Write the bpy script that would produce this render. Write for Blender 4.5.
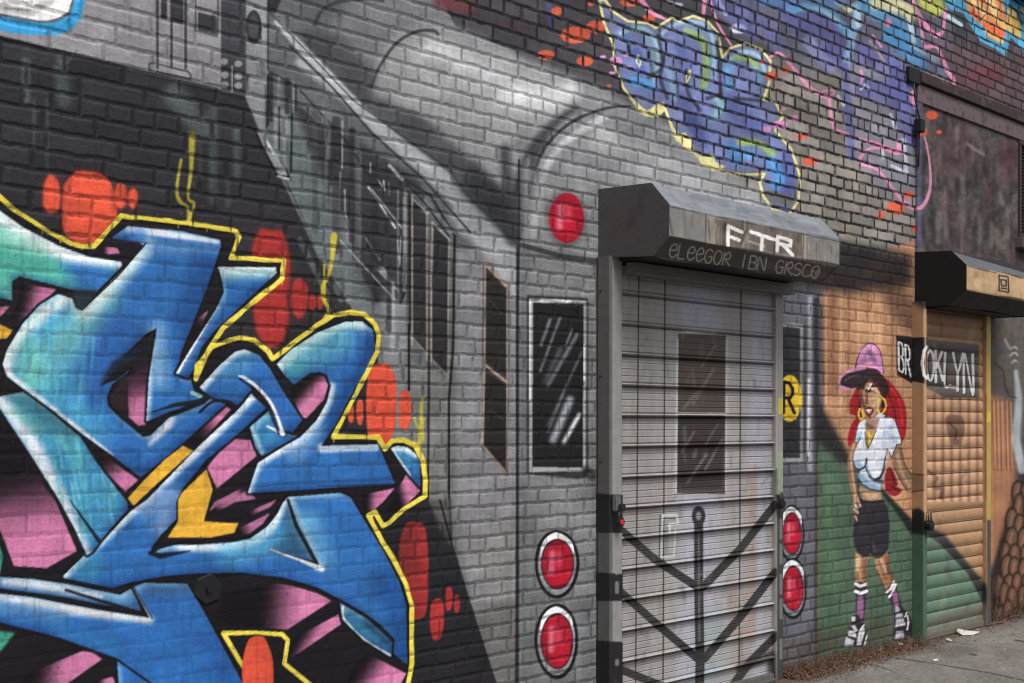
import bpy, bmesh, math, random
import numpy as np
from mathutils import Vector, Matrix
for o in list(bpy.data.objects): bpy.data.objects.remove(o)
scene = bpy.context.scene
col = scene.collection
rng = np.random.default_rng(7); random.seed(7)

# ------------------------------------------------------------------ camera
# wall runs along +X in the plane y=0; the pavement is z=0; the camera stands in the street
F = 1170.0; VPX = 1780.0; HOR = 424.0; DIST = 4.34; EYE = 1.6; CX = 512.0; CY = 341.5
YAW = math.atan(F/(VPX-CX)); SA, CA = math.sin(YAW), math.cos(YAW)
cam_d = bpy.data.cameras.new('camera'); cam = bpy.data.objects.new('camera', cam_d); col.objects.link(cam)
cam.location = (0, -DIST, EYE); cam.rotation_euler = (math.pi/2, 0, -YAW)
cam_d.sensor_width = 36; cam_d.lens = F*36/1024; cam_d.shift_y = (HOR-CY)/1024
cam_d.clip_start = .05; cam_d.clip_end = 600
scene.camera = cam

# ------------------------------------------------------------------ light
SUN_EL, SUN_AZ = math.radians(60), math.radians(196)     # azimuth clockwise from +Y: behind the camera, a little left
w = bpy.data.worlds.new('World'); scene.world = w; w.use_nodes = True
wn = w.node_tree.nodes; wl = w.node_tree.links; wn.clear()
sky = wn.new('ShaderNodeTexSky'); sky.sky_type = 'NISHITA'; sky.sun_disc = False
sky.sun_elevation = SUN_EL; sky.sun_rotation = SUN_AZ; sky.dust_density = 4; sky.air_density = 1.0; sky.ozone_density = .6
hs = wn.new('ShaderNodeHueSaturation'); hs.inputs['Saturation'].default_value = .35
bg = wn.new('ShaderNodeBackground'); bg.inputs[1].default_value = .08
wo = wn.new('ShaderNodeOutputWorld')
wl.new(sky.outputs[0], hs.inputs['Color']); wl.new(hs.outputs[0], bg.inputs[0]); wl.new(bg.outputs[0], wo.inputs[0])
sl = bpy.data.lights.new('sun', 'SUN'); sl.energy = 2.0; sl.angle = math.radians(22); sl.color = (1, .97, .93)
so = bpy.data.objects.new('sun', sl); col.objects.link(so)
sdir = Vector((math.sin(SUN_AZ)*math.cos(SUN_EL), math.cos(SUN_AZ)*math.cos(SUN_EL), math.sin(SUN_EL)))
so.rotation_euler = sdir.to_track_quat('Z', 'Y').to_euler(); so.location = (0, -10, 12)
scene.view_settings.view_transform = 'Standard'; scene.view_settings.look = 'None'
scene.view_settings.exposure = 0.54; scene.view_settings.gamma = 1
scene.render.engine = 'CYCLES'; scene.cycles.filter_width = 1.1; scene.cycles.max_bounces = 4; scene.cycles.diffuse_bounces = 2; scene.cycles.glossy_bounces = 2

# ------------------------------------------------------------------ positions from image pixels
def wall(px, py=HOR, y=0.0):            # point of the plane y=... seen in this direction
    u = (px-CX)/F; t = (y+DIST)/(CA-SA*u)
    return t*(SA+CA*u), EYE+t*(HOR-py)/F
def WX(px, y=0.0): return wall(px, HOR, y)[0]
def proj(P):                             # image pixel coordinates of wall points (N,3)
    dx = P[:, 0]; dy = P[:, 1]+DIST; dz = P[:, 2]-EYE
    fw = SA*dx+CA*dy; rt = CA*dx-SA*dy
    return CX+F*rt/fw, HOR-F*dz/fw

# ------------------------------------------------------------------ object helpers
def tag(o, label=None, cat=None, group=None, kind=None):
    if label: o['label'] = label
    if cat: o['category'] = cat
    if group: o['group'] = group
    if kind: o['kind'] = kind
    return o
def empty(name, loc=(0, 0, 0), **k):
    o = bpy.data.objects.new(name, None); o.location = loc; o.empty_display_size = .1; col.objects.link(o); return tag(o, **k)
def link(name, me, mat, parent=None):
    o = bpy.data.objects.new(name, me); col.objects.link(o)
    if mat: me.materials.append(mat)
    if parent:
        o.parent = parent
        w_ = Vector((0, 0, 0)); p = parent
        while p: w_ += p.location; p = p.parent
        o.matrix_parent_inverse = Matrix.Translation(-w_)
    return o
def from_bm(name, bm, mat, parent=None, smooth=False):
    bmesh.ops.recalc_face_normals(bm, faces=bm.faces)
    me = bpy.data.meshes.new(name); bm.to_mesh(me); bm.free()
    if smooth: me.shade_smooth()
    return link(name, me, mat, parent)
def box(bm, x0, x1, y0, y1, z0, z1, bev=0):
    b = bmesh.new() if bev else bm
    vs = [b.verts.new((x, y, z)) for x in (x0, x1) for y in (y0, y1) for z in (z0, z1)]
    for q in ((0, 1, 3, 2), (4, 6, 7, 5), (0, 4, 5, 1), (2, 3, 7, 6), (0, 2, 6, 4), (1, 5, 7, 3)):
        b.faces.new([vs[i] for i in q])
    if bev:
        bmesh.ops.bevel(b, geom=list(b.edges), offset=bev, segments=2, affect='EDGES')
        me = bpy.data.meshes.new('t'); b.to_mesh(me); b.free(); bm.from_mesh(me); bpy.data.meshes.remove(me)
def tube(bm, pts, r, n=8):
    rings = []
    P = [Vector(p) for p in pts]
    for i, p in enumerate(P):
        d = (P[min(i+1, len(P)-1)]-P[max(i-1, 0)]).normalized()
        a = d.cross(Vector((0, 0, 1)) if abs(d.z) < .9 else Vector((1, 0, 0))).normalized(); b = d.cross(a)
        rings.append([bm.verts.new(p+r*(math.cos(t)*a+math.sin(t)*b)) for t in [2*math.pi*k/n for k in range(n)]])
    for A, B in zip(rings, rings[1:]):
        for k in range(n): bm.faces.new((A[k], A[(k+1) % n], B[(k+1) % n], B[k]))
    bm.faces.new(rings[0]); bm.faces.new(rings[-1][::-1])

# ------------------------------------------------------------------ paint sheets (the murals, drawn in code in image pixel coordinates)
def H(h):
    v = np.array([int(h[i:i+2], 16) for i in (0, 2, 4)])/255.
    return np.where(v <= .04045, v/12.92, ((v+.055)/1.055)**2.4).astype(np.float32)
def Tr(ox, oy, s):
    def f(t): return [(ox+float(a.split(',')[0])/s, oy+float(a.split(',')[1])/s) for a in t.split()]
    return f
px = Tr(0, 0, 1)
def smoothpts(p, closed=True, n=5):
    p = np.array(p, float); N = len(p); out = []
    rngi = range(N if closed else N-1)
    for i in rngi:
        if closed: a, b, c_, d = p[i-1], p[i], p[(i+1) % N], p[(i+2) % N]
        else: a, b, c_, d = p[max(i-1, 0)], p[i], p[i+1], p[min(i+2, N-1)]
        for k in range(n):
            t = k/n
            out.append(.5*((2*b)+(-a+c_)*t+(2*a-5*b+4*c_-d)*t*t+(-a+3*b-3*c_+d)*t**3))
    if not closed: out.append(p[-1])
    return [tuple(q) for q in out]
def bblur(m, r):
    r = int(round(r))
    if r < 1: return m
    for ax in (0, 1):
        pad = [(0, 0), (0, 0)]; pad[ax] = (r+1, r)
        c_ = np.cumsum(np.pad(m, pad, mode='edge'), axis=ax, dtype=np.float64)
        n = m.shape[ax]
        m = ((np.take(c_, range(2*r+1, 2*r+1+n), axis=ax)-np.take(c_, range(0, n), axis=ax))/(2*r+1)).astype(np.float32)
    return m
def vnoise(h, w_, cell, seed, ax=1.0):
    g = np.random.default_rng(seed); gh, gw = int(h/cell)+3, int(w_/cell/ax)+3
    G = g.random((gh, gw)).astype(np.float32)
    y = np.arange(h)/cell; x = np.arange(w_)/cell/ax
    yi = y.astype(int); xi = x.astype(int); fy = (y-yi)[:, None]; fx = (x-xi)[None, :]
    fy = fy*fy*(3-2*fy); fx = fx*fx*(3-2*fx)
    a = G[yi][:, xi]; b = G[yi][:, xi+1]; c_ = G[yi+1][:, xi]; d = G[yi+1][:, xi+1]
    return ((a*(1-fx)+b*fx)*(1-fy)+(c_*(1-fx)+d*fx)*fy).astype(np.float32)

REGS = [None]                                # region id -> (name, parent id or object key, label)
def R(name, parent=0, label=None): REGS.append((name, parent, label)); return len(REGS)-1

def HS_(h): return np.array([int(h[i:i+2], 16) for i in (0, 2, 4)], np.float32)/255
def lin(v):
    v = np.clip(v, 0, 1); return np.where(v <= .04045, v/12.92, ((v+.055)/1.055)**2.4)
class Sheet:
    def __init__(s, x0, y0, x1, y1, ss, base, mort=0., rel=1.):
        s.x0, s.y0, s.ss = x0, y0, ss; s.sat = .97; s.lift = 1.0
        s.w, s.h = int((x1-x0)*ss), int((y1-y0)*ss)
        s.rgb = np.zeros((s.h, s.w, 3), np.float32)+HS_(base); s.m = np.full((s.h, s.w), mort, np.float32)
        s.rel = np.full((s.h, s.w), rel, np.float32)
        s.reg = np.zeros((s.h, s.w), np.int16); s.clip = None
    def cv(s, pts): return (np.array(pts, float)-[s.x0, s.y0])*s.ss
    def bb(s, P, pad):
        a = np.floor(P.min(0)-pad).astype(int); b = np.ceil(P.max(0)+pad).astype(int)
        a = np.maximum(a, 0); b = np.minimum(b, [s.w, s.h]); return a[0], a[1], b[0], b[1]
    def mask(s, pts, soft):
        P = s.cv(pts); pad = soft*s.ss*1.6+2; x0, y0, x1, y1 = s.bb(P, pad)
        if x1 <= x0 or y1 <= y0: return None
        X = np.arange(x0, x1)+.5; Y = np.arange(y0, y1)+.5
        ins = np.zeros((y1-y0, x1-x0), bool)
        for i in range(len(P)):
            (ax, ay), (bx_, by) = P[i-1], P[i]
            if ay == by: continue
            lo, hi = min(ay, by), max(ay, by)
            r0 = max(int(np.searchsorted(Y, lo)), 0); r1 = int(np.searchsorted(Y, hi))
            if r1 <= r0: continue
            xc = ax+(Y[r0:r1]-ay)*(bx_-ax)/(by-ay)
            ins[r0:r1] ^= X[None, :] < xc[:, None]
        m = ins.astype(np.float32)
        r = soft*s.ss*.55
        m = bblur(m, 1) if r < 1.5 else bblur(bblur(m, r), r*.7)
        return m, (x0, y0, x1, y1)
    def put(s, m, b, c, alpha=1, reg=None, mort=None, rel=None, grad=None):
        x0, y0, x1, y1 = b
        a = m*alpha
        if s.clip is not None: a = a*s.clip[y0:y1, x0:x1]
        v = s.rgb[y0:y1, x0:x1]
        if grad is not None:
            (gx, gy), (hx, hy) = s.cv(grad[0]); c1 = HS_(grad[1])
            X = np.arange(x0, x1)[None, :]; Y = np.arange(y0, y1)[:, None]
            t = ((X-gx)*(hx-gx)+(Y-gy)*(hy-gy))/((hx-gx)**2+(hy-gy)**2)
            t = np.clip(t, 0, 1)[..., None]; t = t*t*(3-2*t)
            C = HS_(c)*(1-t)+c1*t
        else:
            C = HS_(c)
            if C.max()-C.min() < .05 and C.max() > .31: C = np.minimum(C*s.lift, 1)
        v += (C-v)*a[..., None]
        if mort is not None: q = s.m[y0:y1, x0:x1]; q += (mort-q)*a
        if rel is not None: q = s.rel[y0:y1, x0:x1]; q += (rel-q)*a
        if reg is not None: q = s.reg[y0:y1, x0:x1]; q[a > .5] = reg
    def poly(s, pts, c, soft=.6, alpha=1, smooth=False, **k):
        if smooth: pts = smoothpts(pts)
        r = s.mask(pts, soft)
        if r: s.put(r[0], r[1], c, alpha, **k)
    def line(s, pts, w_, c, soft=.6, alpha=1, smooth=False, **k):
        ws = list(w_) if isinstance(w_, (list, tuple)) else [w_, w_]
        if smooth: pts = smoothpts(pts, False, 5)
        if len(ws) != len(pts): ws = [np.interp(i/(len(pts)-1), np.linspace(0, 1, len(ws)), ws) for i in range(len(pts))]
        P = s.cv(pts); W = np.array(ws)*s.ss/2; sf = max(soft*s.ss, .8)
        x0, y0, x1, y1 = s.bb(P, W.max()+sf+1)
        if x1 <= x0 or y1 <= y0: return
        m = np.zeros((y1-y0, x1-x0), np.float32)
        for i in range(len(P)-1):
            A, B = P[i], P[i+1]; wd = max(W[i], W[i+1])+sf+1
            a0, b0, a1, b1 = s.bb(np.array([A, B]), wd)
            if a1 <= a0 or b1 <= b0: continue
            X = (np.arange(a0, a1)+.5)[None, :]; Y = (np.arange(b0, b1)+.5)[:, None]
            d = B-A; L = max(d@d, 1e-6); t = np.clip(((X-A[0])*d[0]+(Y-A[1])*d[1])/L, 0, 1)
            D = np.hypot(X-A[0]-t*d[0], Y-A[1]-t*d[1]); ww = W[i]+(W[i+1]-W[i])*t
            v = np.clip((ww+sf/2-D)/sf, 0, 1); v = v*v*(3-2*v)
            sub = m[b0-y0:b1-y0, a0-x0:a1-x0]; np.maximum(sub, v, out=sub)
        s.put(m, (x0, y0, x1, y1), c, alpha, **k)
    def ell(s, cx, cy, rx, ry, c, p=2., **k):
        t = np.linspace(0, 2*np.pi, 44, endpoint=False); ct, st = np.cos(t), np.sin(t); e = 2/p
        if p > 2: j = 1+.035*np.sin(2*t+cx)+.03*np.sin(3*t+cy)+.015*np.sin(7*t+cx*cy)
        else: j = 1+.012*np.sin(3*t+cx+cy)
        s.poly(list(zip(cx+j*rx*np.sign(ct)*abs(ct)**e, cy+j*ry*np.sign(st)*abs(st)**e)), c, **k)
    def setclip(s, pts=None, soft=.5, smooth=False, arr=None):
        if pts is None: s.clip = None; return
        if smooth: pts = smoothpts(pts)
        m, (x0, y0, x1, y1) = s.mask(pts, soft)
        s.clip = np.zeros((s.h, s.w), np.float32); s.clip[y0:y1, x0:x1] = m
    def sample(s, P):
        u, v = proj(P)  # each surface point projected through the camera to its image pixel
        x = np.clip((u-s.x0)*s.ss-.5, 0, s.w-1.001); y = np.clip((v-s.y0)*s.ss-.5, 0, s.h-1.001)
        xi = x.astype(int); yi = y.astype(int); fx = (x-xi)[:, None]; fy = (y-yi)[:, None]
        def bil(A):
            return (A[yi, xi]*(1-fx)+A[yi, xi+1]*fx)*(1-fy)+(A[yi+1, xi]*(1-fx)+A[yi+1, xi+1]*fx)*fy
        c_ = lin(bil(s.rgb)); L_ = c_.mean(1, keepdims=True); c_ = np.clip(L_+(c_-L_)*s.sat, 0, 1); m = bil(s.m[..., None]); r = bil(s.rel[..., None])
        # how far outside the traced area
        o = np.maximum(np.maximum(s.x0+14-u, u-(s.x0+s.w/s.ss-14)), np.maximum(s.y0+14-v, v-(s.y0+s.h/s.ss-14)))
        return c_, m[:, 0], r[:, 0], s.reg[yi, xi], o

FONT = {  # strokes in a unit box, y up
 'F': ['0,0 0,1', '0,1 .9,1', '0,.52 .75,.52'], 'T': ['0,1 1,1', '.5,1 .5,0'],
 'R': ['0,0 0,1', '0,1 .6,1 .9,.85 .9,.65 .6,.5 0,.5', '.4,.5 .95,0'], 'E': ['.9,1 .1,1 0,.5 .1,0 .9,0', '0,.5 .7,.55'],
 'L': ['0,1 0,0 .85,0'], 'G': ['.9,.85 .5,1 .1,.8 0,.4 .3,0 .8,.05 .9,.45 .5,.45'], 'O': ['.5,1 .1,.8 0,.4 .3,0 .7,0 1,.5 .85,.9 .5,1'],
 'I': ['.4,0 .4,1'], 'B': ['0,0 0,1', '0,1 .6,1 .85,.85 .8,.6 .55,.52 0,.52', '.55,.52 .9,.4 .95,.18 .65,0 0,0'],
 'N': ['0,0 0,1 .9,0 .9,1'], 'S': ['.9,.9 .5,1 .1,.8 .2,.55 .8,.45 .9,.2 .5,0 0,.1'], 'C': ['.9,.9 .4,1 0,.6 .1,.15 .5,0 .9,.15'],
 'e': ['.05,.5 .85,.6 .8,.9 .45,1 .05,.65 .1,.2 .5,0 1.0,.25'], 'r': ['.05,0 .1,.95 .1,.6 .6,1 .9,.8 .8,.5 .3,.45 1.05,0'],
 'K': ['0,0 0,1', '.9,1 0,.45', '.3,.6 .95,0'], 'Y': ['0,1 .5,.5 1,1', '.5,.5 .5,0'], 'A': ['0,0 .5,1 1,0', '.2,.4 .8,.4']}
def strokes(ch, a, b, c_, d):       # box corners: bottom-left, bottom-right, top-right, top-left
    out = []
    for st in FONT[ch]:
        q = []
        for t in st.split():
            x, y = map(float, t.split(','))
            q.append(tuple((np.array(a)*(1-x)+np.array(b)*x)*(1-y)+(np.array(d)*(1-x)+np.array(c_)*x)*y))
        out.append(q)
    return out

# ================================================================== MURAL ON THE BRICK WALL
BX = 'brick_wall'
M = Sheet(-110, -110, 1134, 793, 2, '2b2a2e', mort=.75)
A = Tr(0, 0, 2.996); B = Tr(256, 0, 2.996); C = Tr(512, 0, 2.996); D = Tr(768, 0, 2.996)
E_ = Tr(0, 228, 2.996); F_ = Tr(256, 228, 2.996); G = Tr(512, 228, 2.996); Hh = Tr(768, 228, 2.996)
I_ = Tr(0, 455, 2.996); J = Tr(256, 455, 2.996); K = Tr(512, 455, 2.996); L = Tr(768, 455, 2.996)
g1 = Tr(0, 190, 4.267); g2 = Tr(200, 190, 4.267); g3 = Tr(0, 350, 4.267); g4 = Tr(200, 350, 4.267)
g5 = Tr(0, 500, 4.267); g6 = Tr(200, 500, 4.267); g7 = Tr(0, 603, 8.533); g8 = Tr(200, 523, 4.267)
t1 = Tr(120, 0, 4.267); t2 = Tr(230, 100, 4.267); t3 = Tr(300, 190, 4.267); t4 = Tr(360, 330, 4.267)
u5 = Tr(590, 0, 4.267); u6 = Tr(700, 0, 5.689); u7 = Tr(790, 0, 4.376); u8 = Tr(700, 100, 4.267)
w1 = Tr(780, 330, 6.827); w2 = Tr(820, 420, 8.533); w3 = Tr(820, 490, 8.533); w4 = Tr(820, 570, 8.533)
rj = Tr(904, 120, 4.88); r4 = Tr(904, 420, 5.69); r6 = Tr(904, 310, 5.69)

M.lift = 1.12
# --- broad colour fields -------------------------------------------------
r_train = R('painted_train', BX, 'grey subway train painted in perspective')
M.poly(px('-120,-120 246,-120 246,98 -120,8'), '817f84', 1.2, mort=.35)                       # pale band top left
M.line(px('-110,12 0,38 120,67 246,98'), 5, '1a191d', 2, .9)
r_con = R('concrete_panel', BX, 'mottled dark render below the ledge')
# upper dark bricks (dirty grey with black joints)
M.poly(px('360,-120 1140,-120 1140,800 780,800 780,240 612,95 540,72 455,28'), '454347', 3, mort=.95)
M.poly(px('760,60 921,60 921,300 800,300 700,190 720,120'), '78736d', 18, mort=1)
M.poly(px('560,-120 700,-120 760,60 700,80 600,20'), '47454a', 10, mort=1)
# train side, dusky
side = px('243,93 330,-120 380,-120 456,28 516,52 516,700 502,700 469,598 453,545 425,495 378,440 378,350 326,268 291,190')
M.poly(side, '55585a', 1, mort=.45, reg=r_train)
M.setclip(side)
M.poly(px('300,60 520,200 520,-20 400,-60'), '6c6d70', 14, mort=.4)
M.poly(px('246,100 292,110 322,182 345,250 372,318 378,350 322,262'), '5a6264', 3)
M.poly(px('292,100 420,180 430,330 400,330 372,300 345,250 325,182'), '37373b', 6)
M.poly(px('455,250 520,250 520,700 500,700 455,540'), '77777a', 6)
M.poly(px('378,300 408,300 412,500 378,430'), '707173', 8)
M.poly(px('408,360 452,380 452,545 425,490 410,480'), '6a6b69', 4)
M.poly(px('455,545 520,500 520,620 490,600'), '808080', 14, .8)
M.poly(px('470,600 520,600 520,720 500,720'), '5c5c5a', 8, .8)
# lit roof stripe
M.poly(px('270,14 286,35 354,104 400,137 448,170 464,195 516,246 516,300 490,262 452,205 424,176 371,131 331,84 293,46'), '8a8d90', 2.2, .95)
M.line(px('300,62 340,94 380,128'), 8, 'a9acaf', 8, .8); M.line(px('366,116 400,146 428,165'), 7, 'a0a2a4', 7, .8)
M.line(px('455,215 480,240 500,262'), 12, '8f9193', 14, .8)
M.line(px('460,228 500,258 505,290'), 9, '9b9da0', 9, .6)
# dark above stripe
M.poly(px('286,34 330,30 400,90 460,150 520,200 520,245 464,193 400,134 354,102'), '47484c', 12, .9)
M.poly(px('478,150 526,150 530,245 516,244 462,188'), '2c2d31', 9, .9)
M.setclip()
# dome of the car end
dome = px('516,55 612,92 660,118 740,180 790,215 840,245 840,260 600,260 520,248 505,190 430,120 372,95 385,40 430,15 455,27')
M.poly(dome, '88898b', 8, .9, mort=.45, reg=r_train)
M.poly(px('400,40 440,36 500,60 560,80 575,130 520,120 430,95'), 'a3a4a6', 14, .7)
M.line(px('600,140 680,175 740,205'), 26, 'a4a5a6', 20, .6); M.line(px('505,150 512,235'), 10, '27282b', 10, .7)
M.line(px('575,108 548,130 530,160 520,200 515,235'), [5, 10, 16, 20, 22], '38393d', 9, .8, smooth=True)
M.line(B('345,260 370,200 420,130 480,95 530,92 545,102'), 3.4, '3c3c40', 1.2, .85, smooth=True)
M.line(B('175,75 200,30 250,5 330,-4 380,2'), 4, '3c3c40', 1.5, .85, smooth=True)
M.line(C('30,690 60,540 100,440 180,365 280,325 355,318'), [2, 3, 3.4, 3.4, 3, 2], '3a3a3e', 1.2, .9, smooth=True)
M.line(C('65,700 85,560 130,455 200,395 280,350'), 7, 'b2b3b6', 5, .85, smooth=True)
M.line(px('505,95 545,100 570,92'), 20, 'd2d3d5', 16, .9); M.line(px('430,50 470,62 500,80'), 16, 'bcbdc0', 16, .8); M.ell(566, 205, 24, 34, 'a2a2a4', soft=8, alpha=.5)
# car end (front face)
end = px('519,240 602,262 602,800 519,800')
M.poly(end, '6d6e70', .8, mort=.45, reg=r_train)
M.setclip(px('519,150 602,150 602,800 519,800'))
M.line(px('565,495 560,520 590,520'), 30, '858587', 26, .6)
M.line(px('541,270 600,285'), 20, '7c7d7f', 16, .7)
M.line(px('524,250 524,700'), 7, '55585a', 7, .5)
M.line(px('535,600 530,720'), 14, '585a59', 12, .6); M.line(px('585,600 592,720'), 12, '55585a', 10, .5)
M.poly(px('519,165 602,175 602,262 519,248'), '7a7b7d', 5, .5)
M.line(px('518,244 560,256 602,262'), 5, '2c2c30', 2, .8)
M.setclip()
M.line(px('519,160 519,250 517,330 517,500 516,700'), 2.2, '242428', .8, .9)
M.line(px('527,160 526,240'), 5, '8b8d8f', 4, .5)
# --- train side details ---------------------------------------------------
M.poly(px('221,-110 246,-110 246,96 221,92'), '3e3e45', 1.0)
M.poly(px('246,-110 268,-110 268,160 262,135 246,98'), '6f7376', 1.2)
M.poly(px('262,10 300,20 300,40 268,34'), '5a5e60', 5, .7)
M.ell(253.6, 27, 8, 16, '3a3b40', soft=1.2, reg=None); M.ell(253.6, 27, 5, 12, '46484b', soft=1)
for a in ('445,262', '505,272', '447,320', '505,325', '447,362', '505,365'):
    (x, y), = t1(a); M.ell(x, y, 4, 3.4, '85858a', soft=1)
M.line(px('232,66 232,92'), 1.4, '85858a', .6)
for x in (157.5, 171.6, 185.6): M.line([(x, -110), (x, 68)], 2.6, '37333f', .8, .9)
M.line(t1('125,300 125,272 140,268 290,305 302,320 300,340 140,302 125,296'), 2, '47454d', .8, .9)
for q in ('175,-200 200,-200 200,85 175,78', '215,-200 270,-200 270,105 215,92'):
    M.poly(t1(q), '35353b', .9)
M.poly(t1('332,50 412,72 412,150 332,130'), '3a3a40', 1); M.line(t1('322,-100 322,30 400,50 418,60 418,-100'), 1.8, '404046', .8, .9)
M.line(t1('322,45 322,130 415,155 418,60'), 1.6, '3c3c42', .8, .9)
M.line(A('0,150 200,190 230,150'), 2, '4c4a50', .8, .7)
# blue-edged white tag in the corner
r_tl = R('white_tag', BX, 'white rounded tag with a thick sky blue edge in the top left corner')
M.poly(px('-40,-40 83,-40 82.5,10 78,22 68,31 52,35 20,34 0,30 -40,20'), '2f9bd6', .6, smooth=True, reg=r_tl)
M.poly(px('-40,-40 73,-40 72,8 66,17 55,22 40,23 15,19 0,16 -40,8'), '55555a', .8, smooth=True, reg=r_tl)
M.poly(px('-40,-40 71,-40 70,6 64,14 54,19 40,20.5 15,16 0,13 -40,4'), 'dcdadb', .8, smooth=True, reg=r_tl)
M.line(px('-10,4 30,12 50,2'), 7, '9a989b', 6, .7); M.line(px('5,8 30,10'), 2, '5c5a5e', 2, .6)
# dim upright shapes in the dark ground
for q, w_, c_ in [('26,52 26,100', 9, '505a5a'), ('40,60 40,96', 5, '2a2a2e'), ('60,62 64,100', 14, '4c5656'), ('47,100 47,170', 4, '45484a'), ('34,100 34,150', 3, '43474a'), ('175,95 205,130', 22, '4d5656'), ('213,110 213,200', 9, '474e50'), ('200,140 200,180', 4, '3f4547'), ('237,130 237,175', 8, '474e50'), ('228,180 228,205', 5, '45494b')]:
    M.line(px(q), w_, c_, w_*.6+1, .7)
M.poly(px('0,42 55,56 60,66 0,52'), '2b2b2f', 2, .8)
# coupling
M.poly(t2('100,120 130,130 250,310 262,345 200,330 130,200'), '17171a', 1)
M.poly(t2('112,125 135,135 240,300 245,325 205,315 140,195'), '7f8386', .8)
M.line(t2('150,170 185,225'), 3.2, 'c9cbcf', 1.6); M.line(t2('205,325 250,338'), 2.4, 'a4a6a8', 1)
for q in ('150,-60 155,120', '210,-60 208,210', '265,-60 260,310'):
    M.line(t2(q), 2.2, '17171b', .8, .9)
M.line(px('222,95 260,140 322,262'), 1, '1f2023', .7, .5)
M.line(t2('230,60 240,160'), 9, '8d9092', 7, .8)
for (q, w_, c_, al) in [('480,90 478,290', 2, '8d9091', .8), ('425,0 415,250', 5, '5b6062', .8), ('400,0 395,100', 2.4, '6b6f70', .6),
    ('445,380 450,683', 9, '6c6f71', .8), ('455,450 455,580', 6, 'a0a3a7', .9), ('490,385 492,490 505,512 520,500 520,385', 2, '8b8e8f', .9),
    ('500,520 500,683', 8, '63676a', .8), ('540,150 545,683', 7, '55595b', .7), ('470,310 465,440', 2.4, '85898a', .8),
    ('590,370 640,445 705,545', 2.2, 'aeb0b0', .9), ('600,270 600,310', 2, 'a0a2a2', .8), ('680,280 735,340', 3.2, '9da0a1', .8),
    ('630,340 650,370', 1.6, 'b0b2b2', .9), ('655,345 660,385', 1.6, 'b0b2b2', .9), ('678,350 680,405', 1.8, 'b8baba', .9),
    ('715,600 720,683', 1.6, '8f9292', .8), ('745,420 748,683', 3.4, '83878a', .85), ('770,380 940,570 960,683', 5, '5c6163', .9),
    ('755,360 860,470', 2, '202124', .9), ('860,480 940,590', 2, '202124', .9), ('300,20 400,110', 2, '5c6062', .6), ('580,590 640,683', 2, '7a7d7e', .8)]:
    M.line(t2(q), w_, c_, .8+w_*.2, al)
M.line(t3('450,0 445,683'), 4, '75797b', 1.6, .8); M.line(t3('430,200 425,320'), 1.6, '8b8e8f', .8, .8)
M.line(t3('285,235 360,360 430,478 445,440'), [2, 3, 3], '1d1d20', 1, .95); M.line(t3('320,330 420,430'), 1.6, 'a6a8a8', .8, .9)
M.poly(t3('318,318 360,330 410,420 350,365'), '7b7f80', 1)
M.poly(t3('375,380 430,490 440,683 365,683 370,500'), '7d7f82', 8, .9); M.line(t3('395,400 395,683'), 4, 'a2a4a7', 5, .8)
M.line(t3('180,100 175,470 150,410'), 5, '5d6264', 3, .7); M.line(t3('210,140 205,470'), 6, '6d7274', 3, .8); M.line(t3('155,30 155,200'), 6, '8c9094', 4, .9)
# crisper posts, rails and window edges of the dusky side
M.poly(px('247,-110 266,-110 266,150 258,128 247,100'), '7d8083', 1.4, .8); M.ell(253.6, 27, 8, 17, '2c2d31', soft=1.2); M.ell(253.6, 27, 5, 12.5, '3d3f42', soft=1)
for q, w_, c_, al in [('268,0 268,70', 1.6, '26272a', .8), ('270,72 296,86 296,110', 2, '1f2023', .8), ('271,75 271,120', 4, '2b2c30', .85), ('279,78 279,105', 3, '8a8d8f', .7), ('287,80 287,112', 5, '2d2e32', .85), ('293,82 293,112', 2.4, '7b7e80', .8),
        ('268,75 268,125', 2, '141416', .9), ('276,110 276,160', 5, '8e9193', .6), ('284,120 286,165', 5, '777a7c', .5), ('300,90 345,140 372,180', 2, '1e1f22', .7), ('315,110 315,230', 6, '46494b', .7), ('326,116 326,250', 3, '626668', .6),
        ('336,120 336,250', 8, '2b2c30', .7), ('352,130 352,240', 6, '2a2b2f', .8), ('360,150 360,330', 3, '5e6264', .6), ('375,165 375,300', 8, '2c2d30', .7), ('389,170 389,330', 5, '303135', .7), ('398,190 398,300', 2, '7e8284', .6),
        ('300,240 330,300', 6, '5d6467', .6), ('345,255 380,320', 10, '5b6062', .6), ('262,135 300,215 322,262', 3, '747c7d', .6), ('410,200 410,330', 2, '1a1a1d', .9), ('422,215 422,345', 1.6, '595b5c', .8), ('440,232 440,365', 2, '5a5652', .8)]:
    M.line(px(q), w_, c_, 1+w_*.35, al)
M.line(px('276,22 300,46 331,78 356,104'), [4, 9, 9, 9], 'a9acaf', 3, .85); M.line(px('356,106 400,143 446,178'), [9, 10, 11], '9c9fa2', 4, .8)
M.line(px('290,46 331,86 372,133 424,180 470,232'), 2, '232427', 1.4, .8); M.line(px('270,13 300,44 354,101 400,134 448,168 466,193 517,243'), 1.4, '2b2c2f', 1, .75)
for q in ('340,240 395,300', '372,190 402,228'): M.line(px(q), 1.6, 'a2a4a5', 1, .7)
rw = lambda lb: R('side_window', r_train, lb)
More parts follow.
